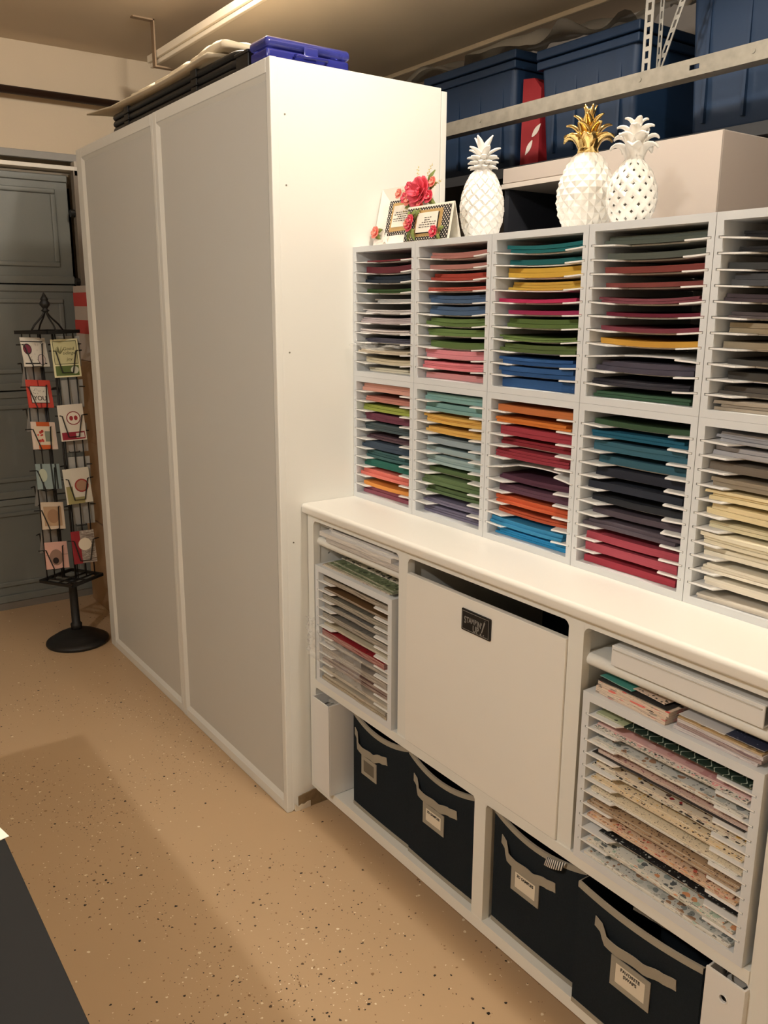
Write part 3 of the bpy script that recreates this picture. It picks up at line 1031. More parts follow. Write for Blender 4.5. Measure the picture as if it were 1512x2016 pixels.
for s, (nm, packs) in enumerate(R_SPEC):
    k = 11 - s
    rack_stack(.989 + RW / 2, -.157, .4105 + RT + RP * k - (.0014 if k == 0 else 0), RW - 2 * RT, RP, '%s paper in the %s slot of the patterned paper rack' % (nm, ORD[s]), 700 + s,
               [(PM[m_], t, w, xo, yo) for m_, t, w, xo, yo in packs], 'patterned_paper_stack', 'patterned paper in the rack', thin=.52)
slotted('paper_rack', .049, .4105, RW, RH, RD, RT, -.156, 'white slotted rack of grey and brown paper beside the cream front panel', 'paper rack', sg0, 'slotted paper racks in the cabinet')
L_SPEC = [
    ('grey-brown', [(kraft((130, 116, 96)), .6, .303, 0, .010)]),
    ('dark kraft brown', [(kraft((112, 82, 48)), .3, .30, .002, .010)]),
    ('olive grey', [(kraft((122, 118, 104)), .7, .303, 0, .008)]),
    ('sleeved mid grey', [(kraft((128, 126, 120)), .6, .30, 0, .012)]),
    ('sleeved stone grey', [(kraft((126, 122, 114)), .7, .30, .001, .006)]),
    ('plain cream', [(kraft((220, 210, 184), .1), .3, .303, -.002, .012)]),
    ('glossy red', [(kraft((156, 30, 42)), .75, .29, -.006, .004)]),
    ('black and white', [(kraft((58, 56, 52)), .3, .29, 0, .012), (kraft((196, 190, 178)), .3, .295, .002, .008)]),
    ('clear-sleeved taupe', [(kraft((158, 148, 138)), .8, .30, 0, .004)]),
    ('striped maroon', [(kraft((124, 88, 82)), .4, .30, 0, .004), (kraft((146, 110, 100)), .35, .30, .002, .008)]),
    ('off-white', [(kraft((208, 198, 180), .2), .4, .303, 0, .004)]),
    ('beige layered', [(kraft((168, 152, 126)), .35, .303, 0, .002), (kraft((206, 196, 176)), .3, .29, -.004, .006)]),
]
for s, (nm, packs) in enumerate(L_SPEC):
    k = 11 - s
    rack_stack(.049 + RW / 2, -.156, .4105 + RT + RP * k - (.0014 if k == 0 else 0), RW - 2 * RT, RP, '%s paper in the %s slot of the grey and brown paper rack' % (nm, ORD[s]), 800 + s,
               packs, 'sleeved_paper_stack', 'sleeved paper in the rack', thin=.95)


def loose_stack(name, label, cat, x, y, z, rz, layers, group=None):
    """layers: (material, w, d, t, dx, dy, rz)"""
    e = empty(name, (x, y, z), label, cat, group, rz=rz)
    zz = .0005
    for i, (M_, w, d, t, dx, dy, a) in enumerate(layers):
        me = pack_mesh(w, d, t, lambda x_: 0.0, 0, int(x * 1000) + i).mesh('sheets', M_)
        inst('sheets', me, e, (dx, dy, zz), (0, 0, a))
        zz += t + .0003
    return e


WPAP = pat('paper_white_plain', (222, 220, 218), [], g=1.2)
GPAP = pat('paper_light_grey', (196, 194, 194), [], g=1.1)
# on top of the patterned rack
ZR = .4105 + RH
loose_stack('paper_pad', 'small pad of coral rose printed paper on the patterned paper rack', 'paper', 1.083, -.148, ZR, -.04,
            [(PM['coral'], .152, .152, .013, 0, 0, 0), (PM['coral'], .152, .15, .008, .001, .004, .02), (PM['black'], .15, .14, .0012, -.004, .006, .03)])
loose_stack('paper_sheet', 'teal-banded printed sheet lying over the coral rose pad', 'paper', 1.072, -.132, ZR + .0245, .0, [(PM['teal'], .075, .13, .0012, -.034, 0, -.10), (PM['coral'], .07, .13, .0012, .036, .002, -.10)])
loose_stack('paper_pad', 'small stack of lilac and navy striped paper on the patterned paper rack', 'paper', 1.250, -.146, ZR, -.02,
            [(PM['lilac'], .150, .152, .006, -.004, 0, .01), (kraft((150, 116, 124), .1), .152, .152, .006, 0, .001, -.01), (PM['lilac'], .152, .150, .006, .001, .002, .0), (kraft((206, 172, 120), .1), .15, .15, .003, .0, .002, 0)])
loose_stack('paper_sheet', 'grey and navy printed sheet on top of the lilac paper stack', 'paper', 1.250, -.140, ZR + .0235, -.02, [(GPAP, .085, .14, .0015, -.033, 0, 0), (PM['navyst'], .065, .14, .0015, .043, 0, 0)])
# on top of the left rack
loose_stack('paper_stack', 'green plaid and brown lettered paper on the grey and brown rack', 'paper', .222, -.146, ZR, 0,
            [(PM['berry'], .30, .28, .003, -.004, .004, .012), (kraft((170, 160, 138), .2), .30, .28, .003, .002, .002, 0), (PM['plaid'], .302, .27, .004, .016, .004, -.03), (PM['plaid'], .29, .27, .004, .018, .012, -.05), (PM['bwleaf'], .295, .24, .002, .014, .045, -.02)])
# white paper on the left upper shelf
loose_stack('paper_stack', 'thick stack of white paper and envelopes on the upper cabinet shelf', 'paper', .236, -.146, .8142, 0,
            [(GPAP, .320, .27, .014, .014, 0, 0), (WPAP, .318, .27, .011, -.012, -.004, .012), (WPAP, .300, .26, .006, .016, .008, -.01), (GPAP, .28, .24, .003, -.004, .012, .02)])
# sheets that stand off the left end of that stack
fl = MB().grid(lambda u, v: (.048 + .06 * u, -.137 + .2 * v, .8500 + .0035 * (1 - u) ** 2 + .002 * u), 6, 4)
tag(fl.build('envelope', WPAP, None, solid=.0012), 'white envelope with lifted flap lying on the thick paper stack', 'envelope')

# binder lying on the right upper shelf
BWH = mat('binder_white_vinyl', (232, 232, 230), .28, coat=.2)
bi = empty('ring_binder', (1.18, -.03, .808), 'white vinyl ring binder lying on its side on the cabinet shelf', 'binder')
B(1.036, 1.322, -.146, -.142, .8085, .8455).build('spine', BWH, bi, bevel=.0015)
B(1.036, 1.322, -.1415, .10, .8415, .8455).build('cover', BWH, bi, bevel=.0015)
B(1.036, 1.322, -.1415, .10, .8085, .8125).build('cover', BWH, bi, bevel=.0015)
B(1.04, 1.318, -.1475, -.146, .8375, .8395).build('spine_seam', mat('vinyl_seam', (200, 197, 190), .25), bi)
B(1.05, 1.306, -.1, .08, .8125, .832).build('pages', mat('binder_pages', (206, 200, 190), .8), bi)
for x in (1.08, 1.18, 1.29):
    MB().tube([(x, -.125 + .014 * math.cos(a), .827 + .011 * math.sin(a)) for a in [PI * 2 * q / 12 for q in range(12)]], .0015, 6, closed=True).build('ring', STEEL, bi)


def standing_binder(x0, x1, yf, z0, z1, label, hole, lean=0):
    e = empty('ring_binder', ((x0 + x1) / 2, yf + .1, z0), label, 'binder', None, tilt=(0, lean))
    d = .26
    t = .004
    if hole:
        xm, hz, n = (x0 + x1) / 2, z1 - .038, 24
        ring, out = [], []
        for k in range(n):
            a = 2 * PI * k / n + PI / n
            c_, s_ = math.cos(a), math.sin(a)
            q = max(abs(c_) / ((x1 - x0) / 2), abs(s_) / .030)
            ring.append((xm + .0062 * c_, hz + .0062 * s_))
            out.append((xm + c_ / q, hz + s_ / q))
        sp = B(x0, x1, yf, yf + t, z0, hz - .030).box(x0, x1, yf, yf + t, hz + .030, z1)
        for k in range(n):
            sp.prism([ring[k], ring[(k + 1) % n], out[(k + 1) % n], out[k]], 1, yf, yf + t)
        for cx_, cz_ in ((x0, hz - .03), (x1, hz - .03), (x0, hz + .03), (x1, hz + .03)):
            near = sorted(out, key=lambda p: (p[0] - cx_) ** 2 + (p[1] - cz_) ** 2)[:2]
            sp.prism([(cx_, cz_)] + near, 1, yf, yf + t)
        sp.build('spine', BWH, e)
    else:
        B(x0, x1, yf, yf + t, z0, z1).build('spine', BWH, e, bevel=.0018)
    B(x0, x0 + t, yf + t, yf + d, z0, z1).build('cover', BWH, e, bevel=.0015)
    B(x1 - t, x1, yf + t, yf + d, z0, z1).build('cover', BWH, e, bevel=.0015)
    B(x0 + .008, x1 - .012, yf + .05, yf + d - .02, z0 + .004, z1 - .02).build('pages', mat('binder_pages', (206, 200, 190), .8), e)
    xm = (x0 + x1) / 2
    for z in (z0 + .06, z0 + .14, z1 - .022):
        MB().tube([(xm + .018 * math.cos(a), yf + .035 + .018 * math.sin(a), z) for a in [2 * PI * q / 14 for q in range(14)]], .002, 6, closed=True).build('ring', STEEL, e)
    B(xm - .012, xm + .012, yf + .0042, yf + .012, z0 + .03, z1 - (.052 if hole else .012)).build('ring_rail', STEEL, e)
    if hole:
        hz = z1 - .038
        MB().tube([(xm + .0075 * math.cos(a), yf - .0003, hz + .0075 * math.sin(a)) for a in [2 * PI * q / 16 for q in range(16)]], .0012, 6, closed=True).build('hole_rim', BWH, e)
    return e


standing_binder(.040, .127, -.168, .0955, .366, 'white binder standing at the wardrobe end of the cabinet bottom shelf', False)
standing_binder(1.283, 1.352, -.162, .0955, .378, 'white binder with finger hole standing beside the FAVORITE SWAPS bin', True)


# ------------------------------------------------------------------ fabric bins
def fabric_bin(x0, x1, yf, zb, zt, dip, label, txt, strap, lab, bulge=.006):
    e = empty('fabric_bin', ((x0 + x1) / 2, yf + .14, zb), label, 'storage bin', 'navy fabric bins on the bottom shelf')
    w, d = x1 - x0, .27

    def front(u, v, off=0.0):
        x = x0 + w * u
        arch = 4 * u * (1 - u)
        z = zb + (zt - zb - dip * arch) * v
        y = yf - bulge * arch * (.3 + .7 * v) - off
        return (x, y, z)
    n = 14
    fb = MB().grid(lambda u, v: front(u, v), n, 8)
    fb.grid(lambda u, v: (x0, yf + d * u, zb + (zt - zb) * v), 4, 2)
    fb.grid(lambda u, v: (x1, yf + d * u, zb + (zt - zb) * v), 4, 2)
    fb.grid(lambda u, v: (x0 + w * u, yf + d, zb + (zt - zb) * v), 4, 2)
    fb.box(x0 + .002, x1 - .002, yf + .001, yf + d, zb, zb + .004)
    fb.build('fabric_body', NAVY, e, solid=.003)
    th = .011
    tp = MB().grid(lambda u, v: (front(u, 1)[0], front(u, 1)[1] - .0022, front(u, 1)[2] + .001 - th * (1 - v)), n, 1)
    tp.grid(lambda u, v: (front(u, 1)[0], front(u, 1)[1] - .0022 + .0048 * v, front(u, 1)[2] + .001), n, 1)
    tp.grid(lambda u, v: (x0 + .0 * u, yf + d * u, zt - th + th * v + .001), 4, 1)
    tp.grid(lambda u, v: (x1, yf + d * u, zt - th + th * v + .001), 4, 1)
    tp.build('top_trim', GREYF, e, solid=.0014)
    MB().grid(lambda u, v: (front(u, 0)[0], front(u, .0)[1] - .0022, zb + .0006 + .010 * v), n, 1).build('bottom_trim', GREYF, e, solid=.0014)
    # webbing handle: sewn on at both ends, hanging slack between
    sx0, sx1, sz0, sz1, sl = strap
    W2 = .0112
    cl = []
    N = 22
    for i in range(N + 1):
        u = i / N
        x = sx0 + (sx1 - sx0) * u
        hp = [(0, 0), (.07, .12), (.2, .9), (.34, 1), (.6, .8), (.84, .25), (1, 0)]
        q_ = max(k for k in range(6) if hp[k][0] <= u)
        f_ = (u - hp[q_][0]) / (hp[q_ + 1][0] - hp[q_][0])
        f_ = f_ * f_ * (3 - 2 * f_)
        hang = hp[q_][1] + (hp[q_ + 1][1] - hp[q_][1]) * f_
        z = sz0 + (sz1 - sz0) * u - sl * hang
        fu = (x - x0) / w
        y = yf - bulge * 4 * fu * (1 - fu) * .85 - .003 - .016 * hang * .4 - .003 * math.sin(PI * u * 3) * hang
        cl.append((x, y, z))
    hs = MB()
    vs = []
    for i, (x, y, z) in enumerate(cl):
        a = cl[max(0, i - 1)]
        b = cl[min(N, i + 1)]
        t = Vector((b[0] - a[0], 0, b[2] - a[2])).normalized()
        nrm = Vector((-t.z, 0, t.x))
        nrm = (nrm * .35 + Vector((0, 0, 1)) * .65).normalized()
        vs.append(Vector((x, y - .001, z)) + nrm * W2)
        vs.append(Vector((x, y + .001, z)) - nrm * W2)
    hs.add(vs, [(2 * i, 2 * i + 1, 2 * i + 3, 2 * i + 2) for i in range(N)])
    hs.build('handle_strap', GREYF, e, solid=.0014)
    # label holder
    lx0, lx1, lz0, lz1 = lab
    fu = ((lx0 + lx1) / 2 - x0) / w
    yl = yf - bulge * 4 * fu * (1 - fu) * .8 - .0045
    rw = .0105
    lh = MB().box(lx0, lx1, yl, yl + .002, lz0, lz0 + rw).box(lx0, lx1, yl, yl + .002, lz1 - rw, lz1).box(lx0, lx0 + rw, yl, yl + .002, lz0 + rw, lz1 - rw).box(lx1 - rw, lx1, yl, yl + .002, lz0 + rw, lz1 - rw)
    lh = lh.build('label_holder', GREYF, e)
    if txt:
        B(lx0 + rw, lx1 - rw, yl + .0008, yl + .002, lz0 + rw, lz1 - rw).build('label_card', mat('label_white', (226, 218, 200), .5), lh)
        lines = txt.split('\n')
        tm = MB()
        ltw = lx1 - lx0 - 2 * rw
        for i, ln in enumerate(lines):
            sz = min(.0095, ltw / (len(ln) * .66))
            q = text_mb(ln, sz, ((lx0 + lx1) / 2, yl + .0004, lz1 - rw - .008 - i * .0105), bold=.00018)
            tm.add(q.v, q.f)
        tm.build('label_text', TEXT, lh)
    else:
        B(lx0 + rw, lx1 - rw, yl + .0008, yl + .002, lz0 + rw, lz1 - rw).build('window', mat('label_window_dark', (92, 88, 78), .3), lh)
    return e


fabric_bin(.190, .439, -.126, .0952, .372, .022, 'navy fabric bin with an empty label window', None, (.200, .352, .318, .297, .030), (.238, .306, .212, .266))
fabric_bin(.443, .697, -.130, .0952, .372, .024, 'navy fabric bin labelled 3D SAMPLES left of the low partition', '3D SAMPLES', (.466, .630, .312, .293, .022), (.508, .586, .214, .268))
fabric_bin(.745, 1.003, -.127, .0952, .372, .022, 'navy fabric bin labelled 3D SAMPLES with a striped ribbon on its rim', '3D SAMPLES', (.772, .930, .314, .290, .024), (.808, .888, .216, .274))
fabric_bin(1.009, 1.277, -.157, .0985, .365, .010, 'navy fabric bin labelled FAVORITE SWAPS', 'FAVORITE\nSWAPS', (1.055, 1.232, .312, .300, .020), (1.098, 1.184, .208, .270), bulge=.002)
# ribbon with black and white stripes on the third bin
M, nt = newmat('striped_ribbon', .5)
sx = nt.n('ShaderNodeSeparateXYZ', Vector=nt.tc.outputs['Object']).outputs[0]
st = nt.math('GREATER_THAN', nt.math('FRACT', nt.math('MULTIPLY', sx, 190.0)), .5)
nt.link(nt.mix(st, L((16, 16, 18)), L((232, 228, 218))), nt.b.inputs['Base Color'])
rb = MB().grid(lambda u, v: (.905 + .048 * u + .004 * v, -.1385 - .004 * math.sin(PI * u) - .006 * (1 - v), .3335 + .018 * v + .014 * u), 8, 2)
tag(rb.build('ribbon', M, None, solid=.0008, smooth=True), 'black and white striped ribbon hanging over a bin rim', 'ribbon')
# things inside the open front bin
loose_stack('card_pile', 'dark printed cards lying inside the FAVORITE SWAPS bin', 'cards', 1.155, -.10, .335, .1, [(mat('printed_cards', (150, 140, 124), .7, noise=(80, .5)), .12, .16, .006, 0, 0, .0), (mat('printed_cards_grey', (120, 116, 112), .7), .05, .15, .005, .07, .02, .1)])

# ------------------------------------------------------------------ clear film
def film(name, label, fn, nu, nv):
    return tag(MB().grid(fn, nu, nv).build(name, FILM, None, smooth=True), label, 'plastic film')


def crumple(x, y, z, u, v, a, f, s):
    q = Vector((u * f + s, v * f, s * 2.3))
    return (x + a * mnoise.noise(q), y + a * mnoise.noise(q + Vector((7, 3, 1))), z + a * mnoise.noise(q + Vector((1, 9, 4))))


film('plastic_wrap', 'crumpled clear plastic wrap hanging off the grey and brown rack', lambda u, v: crumple(.052 + .24 * u, -.171 - .012 * (1 - u) ** 3, .495 + .085 * v - .02 * u, u * 2, v, .010, 7, 3), 40, 20)
film('plastic_wrap', 'bunched clear plastic wrap at the stile beside the wardrobe', lambda u, v: crumple(.026 + .03 * u, -.166 - .01 * math.sin(PI * u), .50 + .10 * v, u, v * 2, .009, 6, 12), 12, 30)
film('plastic_sleeve', 'crumpled clear sleeve poking out of the upper cube next to the wardrobe', lambda u, v: crumple(-.0 + .20 * u + .012, -.028 + .07 * v, 1.3135 + .006 * math.sin(9 * u), u * 3, v, .007, 6, 31), 40, 10)

# ------------------------------------------------------------------ pineapples
ZP = ZC + 2 * CH


def pine_profile(h, r, base):
    """radius against height of an egg-shaped body"""
    def f(t):
        t = min(1, max(0, t))
        q = math.sin(PI * (.13 + .82 * t)) ** .62
        return r * q * (1 + .05 * (0.5 - t))
    return f


def pine_body(h, r, m_, rings, mode):
    f = pine_profile(h, r, 0)
    mb = MB()
    vid = {}

    def V(i, j):
        j2 = j % m_ if i % 2 == 0 else j % m_
        if (i, j2) not in vid:
            a = 2 * PI * (j2 + (.5 if i % 2 else 0)) / m_
            t = i / rings
            rr = f(t)
            vid[(i, j2)] = len(mb.v)
            mb.v.append((rr * math.cos(a), rr * math.sin(a), h * t))
        return vid[(i, j2)]

    def cell(ids):
        P = [Vector(mb.v[k]) for k in ids]
        c = sum(P, Vector()) / len(P)
        nrm = Vector((c.x, c.y, 0)).normalized()
        if mode == 'hole' and len(ids) == 4:
            base = len(mb.v)
            for p in P:
                mb.v.append(tuple(c + (p - c) * .30 - nrm * .002))
            for k in range(4):
                mb.f.append((ids[k], ids[(k + 1) % 4], base + (k + 1) % 4, base + k))
                mb.mi.append(0)
            return
        base = len(mb.v)
        if mode == 'scale' and len(ids) == 4:
            # raised plate on every cell, tipped a little outwards at its lower edge
            for p in P:
                q = c + (p - c) * (.74 if p.z < c.z else .60)
                mb.v.append(tuple(q + nrm * (.0055 if p.z < c.z + .001 else .0022)))
            for k in range(4):
                mb.f.append((ids[k], ids[(k + 1) % 4], base + (k + 1) % 4, base + k))
                mb.mi.append(0)
            mb.f.append((base, base + 1, base + 2, base + 3))
            mb.mi.append(0)
            return
        push = .0058 if len(ids) == 4 else .003
        mb.v.append(tuple(c + nrm * push))
        for k in range(len(ids)):
            mb.f.append((ids[k], ids[(k + 1) % len(ids)], base))
            mb.mi.append(0)
    for i in range(rings - 1):
        for j in range(m_):
            jj = j if i % 2 == 0 else j + 1
            # diamond: (i, j) bottom, (i+1, left/right), (i+2, j) top
            if i % 2 == 0:
                cell([V(i, j), V(i + 1, j), V(i + 2, j), V(i + 1, j - 1)])
            else:
                cell([V(i, j), V(i + 1, j + 1), V(i + 2, j), V(i + 1, j)])
    for j in range(m_):
        mb.f.append((V(0, j), V(0, j + 1), V(1, j)))
        mb.mi.append(0)
        if rings % 2 == 0:
            mb.f.append((V(rings, j), V(rings - 1, j), V(rings, j + 1)))
        else:
            mb.f.append((V(rings, j), V(rings - 1, j + 1), V(rings, j + 1)))
        mb.mi.append(0)
    mb.f.append(tuple(V(0, j) for j in range(m_ - 1, -1, -1)))
    mb.mi.append(0)
    mb.f.append(tuple(V(rings, j) for j in range(m_)))
    mb.mi.append(0)
    return mb


def leaf_mb(length, width, up0, curl, az, r0, z0, n=8):
    """curved blade leaving the axis at radius r0; up0 start elevation, curl total bend (rad)"""
    mb = MB()
    p = Vector((r0, 0, z0))
    ang = up0
    pts = []
    for i in range(n + 1):
        t = i / n
        w = width * (math.sin(PI * min(1, .28 + .72 * t)) ** .8) * (1 - t * .1)
        if i == n:
            w = width * .05
        pts.append((p.copy(), w, ang))
        p = p + Vector((math.cos(ang), 0, math.sin(ang))) * (length / n)
        ang -= curl / n * (1.6 * t + .2)
    vs, fs = [], []
    for (q, w, a) in pts:
        nn = Vector((-math.sin(a), 0, math.cos(a)))
        vs += [q + Vector((0, -w, 0)) + nn * w * .35, q - nn * .001, q + Vector((0, w, 0)) + nn * w * .35]
    for i in range(n):
        for k in range(2):
            fs.append((i * 3 + k, i * 3 + k + 1, i * 3 + k + 4, i * 3 + k + 3))
    mb.add(vs, fs)
    mb.xf(Matrix.Rotation(az, 4, 'Z'))
    return mb


def pineapple(name, x, y, label, h, r, mode, m_, rings, bodym, crownm, tiers, ch):
    e = empty(name, (x, y, ZP), label, 'pineapple', 'ceramic pineapples on the paper cubes')
    pine_body(h, r, m_, rings, mode).build('body', bodym, e, local=True, solid=.003 if mode == 'hole' else 0, smooth=(mode == 'hole'))
    cr = MB().lathe([(r * .40, h - .004), (r * .30, h + ch * .25), (r * .22, h + ch * .6), (r * .1, h + ch * .8)], 12).build('crown', crownm, e, local=True, smooth=True)
    k = 0
    for (n, z, ln, wd, up0, cl, r0) in tiers:
        for j in range(n):
            leaf_mb(ln, wd, up0, cl, 2 * PI * (j + .5 * (k % 2)) / n + .25, r0, h + z).build('leaf', crownm, cr, local=True, solid=.0028, smooth=True)
        k += 1
    return e


pineapple('ceramic_pineapple', .362, .12, 'white ceramic pineapple with overlapping scales beside the polka-dot card', .158, .047, 'scale', 11, 13, PORCM, PORCM,
          [(8, .001, .019, .0068, .15, .5, .016), (8, .010, .021, .0072, .25, .5, .015), (7, .019, .025, .0078, .35, .5, .013), (5, .029, .033, .0085, .60, .4, .010), (4, .036, .038, .0090, 1.12, .2, .006)], .058)
pineapple('ceramic_pineapple', .640, .16, 'white glossy pineapple with a shiny gold crown', .162, .0565, 'stud', 13, 13, PORC, GOLD,
          [(6, .000, .056, .0185, 1.12, 2.5, .016), (6, .022, .046, .0135, 1.08, 1.4, .013), (5, .042, .036, .0105, 1.15, .9, .010), (5, .058, .032, .0075, 1.40, .3, .006)], .086)
pineapple('ceramic_pineapple', .812, .098, 'white pineapple lantern with diamond cut-outs and white crown', .120, .0465, 'hole', 11, 10, PORC, PORC,
          [(5, .000, .046, .0165, 1.2, 3.0, .014), (5, .018, .044, .0135, 1.15, 2.4, .012), (5, .034, .038, .0115, 1.2, 2.1, .009), (4, .048, .032, .0085, 1.4, 1.9, .005)], .074)


# ------------------------------------------------------------------ framed art and tent card
def dots_mat(name, base, dot, scale, r):
    M, nt = newmat(name, .6)
    s = nt.n('ShaderNodeSeparateXYZ', Vector=nt.tc.outputs['Object'])
    c = nt.n('ShaderNodeCombineXYZ', X=nt.math('ADD', s.outputs[0], s.outputs[2]), Y=nt.math('SUBTRACT', s.outputs[0], s.outputs[2]))
    v = nt.n('ShaderNodeTexVoronoi', {'voronoi_dimensions': '2D'}, Vector=c.outputs[0], Scale=float(scale), Randomness=0.0)
    nt.link(nt.mix(nt.math('LESS_THAN', v.outputs['Distance'], r), L(base), L(dot)), nt.b.inputs['Base Color'])
    return M


POLKA = dots_mat('polka_black', (30, 26, 26), (236, 228, 214), 105, .27)
GLIT = mat('gold_glitter', (198, 164, 106), .4, metal=.35, noise=(900, .6))
CARDW = mat('card_white', (246, 240, 226), .6)
FRAMEW = mat('frame_white', (244, 238, 228), .4)
PINK = mat('petal_red_pink', (228, 84, 104), .65, noise=(60, .12))
CORALF = mat('petal_coral', (238, 142, 126), .65, noise=(60, .1))
LEAFG = mat('paper_leaf_green', (110, 122, 60), .65, noise=(60, .15))
SPRIG = mat('sprig_pale', (206, 188, 132), .6)
PEARL = mat('pearl', (250, 236, 214), .2)


def petal(c, r, az, lift, y):
    mb = MB()

    def fn(u, v):
        a = 2 * PI * v
        rr = r * u
        px = math.cos(a) * rr * .55 + r * .55
        pz = math.sin(a) * rr * .62
        yy = -lift * (px / r) ** 2 - .001
        return (px, yy, pz)
    mb.grid(fn, 3, 10)
    mb.v = [(c[0] + x * math.cos(az) - z * math.sin(az), y + yy, c[1] + x * math.sin(az) + z * math.cos(az)) for x, yy, z in mb.v]
    return mb


def flower(par, c, y, r, M_, layers=((6, 1, .35), (5, .62, .5)), centre=True, name='flower'):
    mb = MB()
    for k, (n, s, lf) in enumerate(layers):
        for j in range(n):
            p = petal(c, r * s, 2 * PI * j / n + k * .5, lf * r, y - k * r * .12)
            mb.add(p.v, p.f)
    o = mb.build(name, M_, par, local=True, solid=.0006, smooth=True)
    if centre:
        MB().ball((c[0], y - r * .32, c[1]), r * .16).build('flower_centre', PEARL, o, local=True, smooth=True)
    return o


def paper_leaf(par, c, y, ln, wd, az, M_=LEAFG):
    def fn(u, v):
        x = ln * u
        z = wd * (v - .5) * 2 * math.sin(PI * min(1, .08 + u * .92)) ** .8
        yy = -.006 * math.sin(PI * u) + .003 * abs(v - .5) * 2
        return (c[0] + x * math.cos(az) - z * math.sin(az), y + yy, c[1] + x * math.sin(az) + z * math.cos(az))
    return MB().grid(fn, 6, 2).build('paper_leaf', M_, par, local=True, solid=.0005)


def sprig(par, c, y, ln, az, n=6):
    mb = MB()
    d = Vector((math.cos(az), 0, math.sin(az)))
    s_ = Vector((-d.z, 0, d.x))
    p0 = Vector((c[0], y, c[1]))
    mb.tube([p0, p0 + d * ln * .5 + s_ * .002, p0 + d * ln], .0005, 4)
    for i in range(n):
        q = p0 + d * ln * (.35 + .65 * i / n) + s_ * (.0028 if i % 2 else -.0028)
        mb.ball((q.x, q.y - .001, q.z), .0016, 6)
    return mb.build('sprig', SPRIG, par, local=True)


def script_lines(par, x, z, y, rows, h=.0022):
    """handwritten-looking lines of print"""
    mb = MB()
    rnd = random.Random(int(x * 9999))
    for r, (w, off) in enumerate(rows):
        cx = x - w / 2 + off
        while cx < x + w / 2 + off:
            ww = rnd.uniform(.004, .010)
            k = cx
            while k < cx + ww:
                hh = h * rnd.uniform(.6, 1.3)
                mb.box(k, k + .0005, y - .0002, y, z - r * h * 2.4 - hh / 2, z - r * h * 2.4 + hh / 2)
                k += .0011
            mb.box(cx, cx + ww, y - .0002, y, z - r * h * 2.4 - .0003, z - r * h * 2.4 + .0002)
            cx += ww + .003
    return mb.build('printed_lines', TEXT, par, local=True)


fa = empty('picture_frame', (.110, .052, ZP + .0005), 'white picture frame with polka-dot mat and red paper flower', 'picture frame', tilt=(-.22, 0))
W_, H_ = .204, .150
bw = .032
fr = MB()
o_ = [(-W_ / 2, 0), (W_ / 2, 0), (W_ / 2, H_), (-W_ / 2, H_)]
i_ = [(-W_ / 2 + bw, bw), (W_ / 2 - bw, bw), (W_ / 2 - bw, H_ - bw), (-W_ / 2 + bw, H_ - bw)]
for k in range(4):
    a, b, c_, d = o_[k], o_[(k + 1) % 4], i_[(k + 1) % 4], i_[k]
    fr = MB().add([(a[0], .004, a[1]), (b[0], .004, b[1]), (c_[0], .014, c_[1]), (d[0], .014, d[1]), (a[0], .02, a[1]), (b[0], .02, b[1]), (c_[0], .02, c_[1]), (d[0], .02, d[1])],
                  [(0, 1, 2, 3), (7, 6, 5, 4), (0, 4, 5, 1), (1, 5, 6, 2), (2, 6, 7, 3), (3, 7, 4, 0)]).build('frame_bar', FRAMEW, fa, local=True)
B(-W_ / 2 + .028, W_ / 2 - .028, .0135, .0175, .028, H_ - .028).build('polka_dot_mat', POLKA, fa, local=True)
B(-.052, .052, .0115, .0135, .040, .112).build('glitter_mat', GLIT, fa, local=True)
cw = B(-.042, .040, .009, .0115, .050, .104).build('verse_card', CARDW, fa, local=True)
script_lines(cw, -.002, .086, .0088, [(.055, 0), (.06, -.003), (.034, .0), (.06, -.004), (.058, -.004)])
for c_, ln, az in (((.035, .118), .05, 2.75), ((.085, .10), .045, -1.2), ((.10, .128), .05, .4), ((.055, .145), .05, 1.9), ((.08, .15), .045, 1.2), ((.045, .11), .045, -2.4)):
    sprig(fa, c_, .002, ln, az, 7)
for c_, ln, az in (((.06, .12), .045, 2.9), ((.05, .105), .04, -2.8), ((.09, .14), .04, 1.1), ((.1, .11), .04, -.5), ((.07, .10), .045, -1.3), ((.10, .13), .03, .5), ((-.098, .034), .03, .4), ((-.095, .036), .026, -.6)):
    paper_leaf(fa, c_, .003, ln, .008, az)
flower(fa, (.078, .122), -.001, .036, PINK, ((6, 1, .3), (6, .78, .42), (5, .5, .55)))
for c_, rr, M_ in (((.026, .140), .013, PINK), ((-.012, .128), .012, CORALF), ((.016, .115), .013, PINK), ((.033, .108), .014, CORALF), ((.116, .108), .015, PINK), ((.086, .084), .015, CORALF), ((-.086, .036), .015, CORALF), ((.119, .143), .012, CORALF)):
    flower(fa, c_, -.002, rr, M_, ((6, 1, .35), (4, .55, .5)))
star = [(-.052 + .016 * (1 if k % 2 == 0 else .42) * math.cos(PI / 2 + PI * k / 5), .021 + .016 * (1 if k % 2 == 0 else .42) * math.sin(PI / 2 + PI * k / 5)) for k in range(10)]
MB().prism(star, 1, .004, .0065).build('star_charm', FRAMEW, fa, local=True)

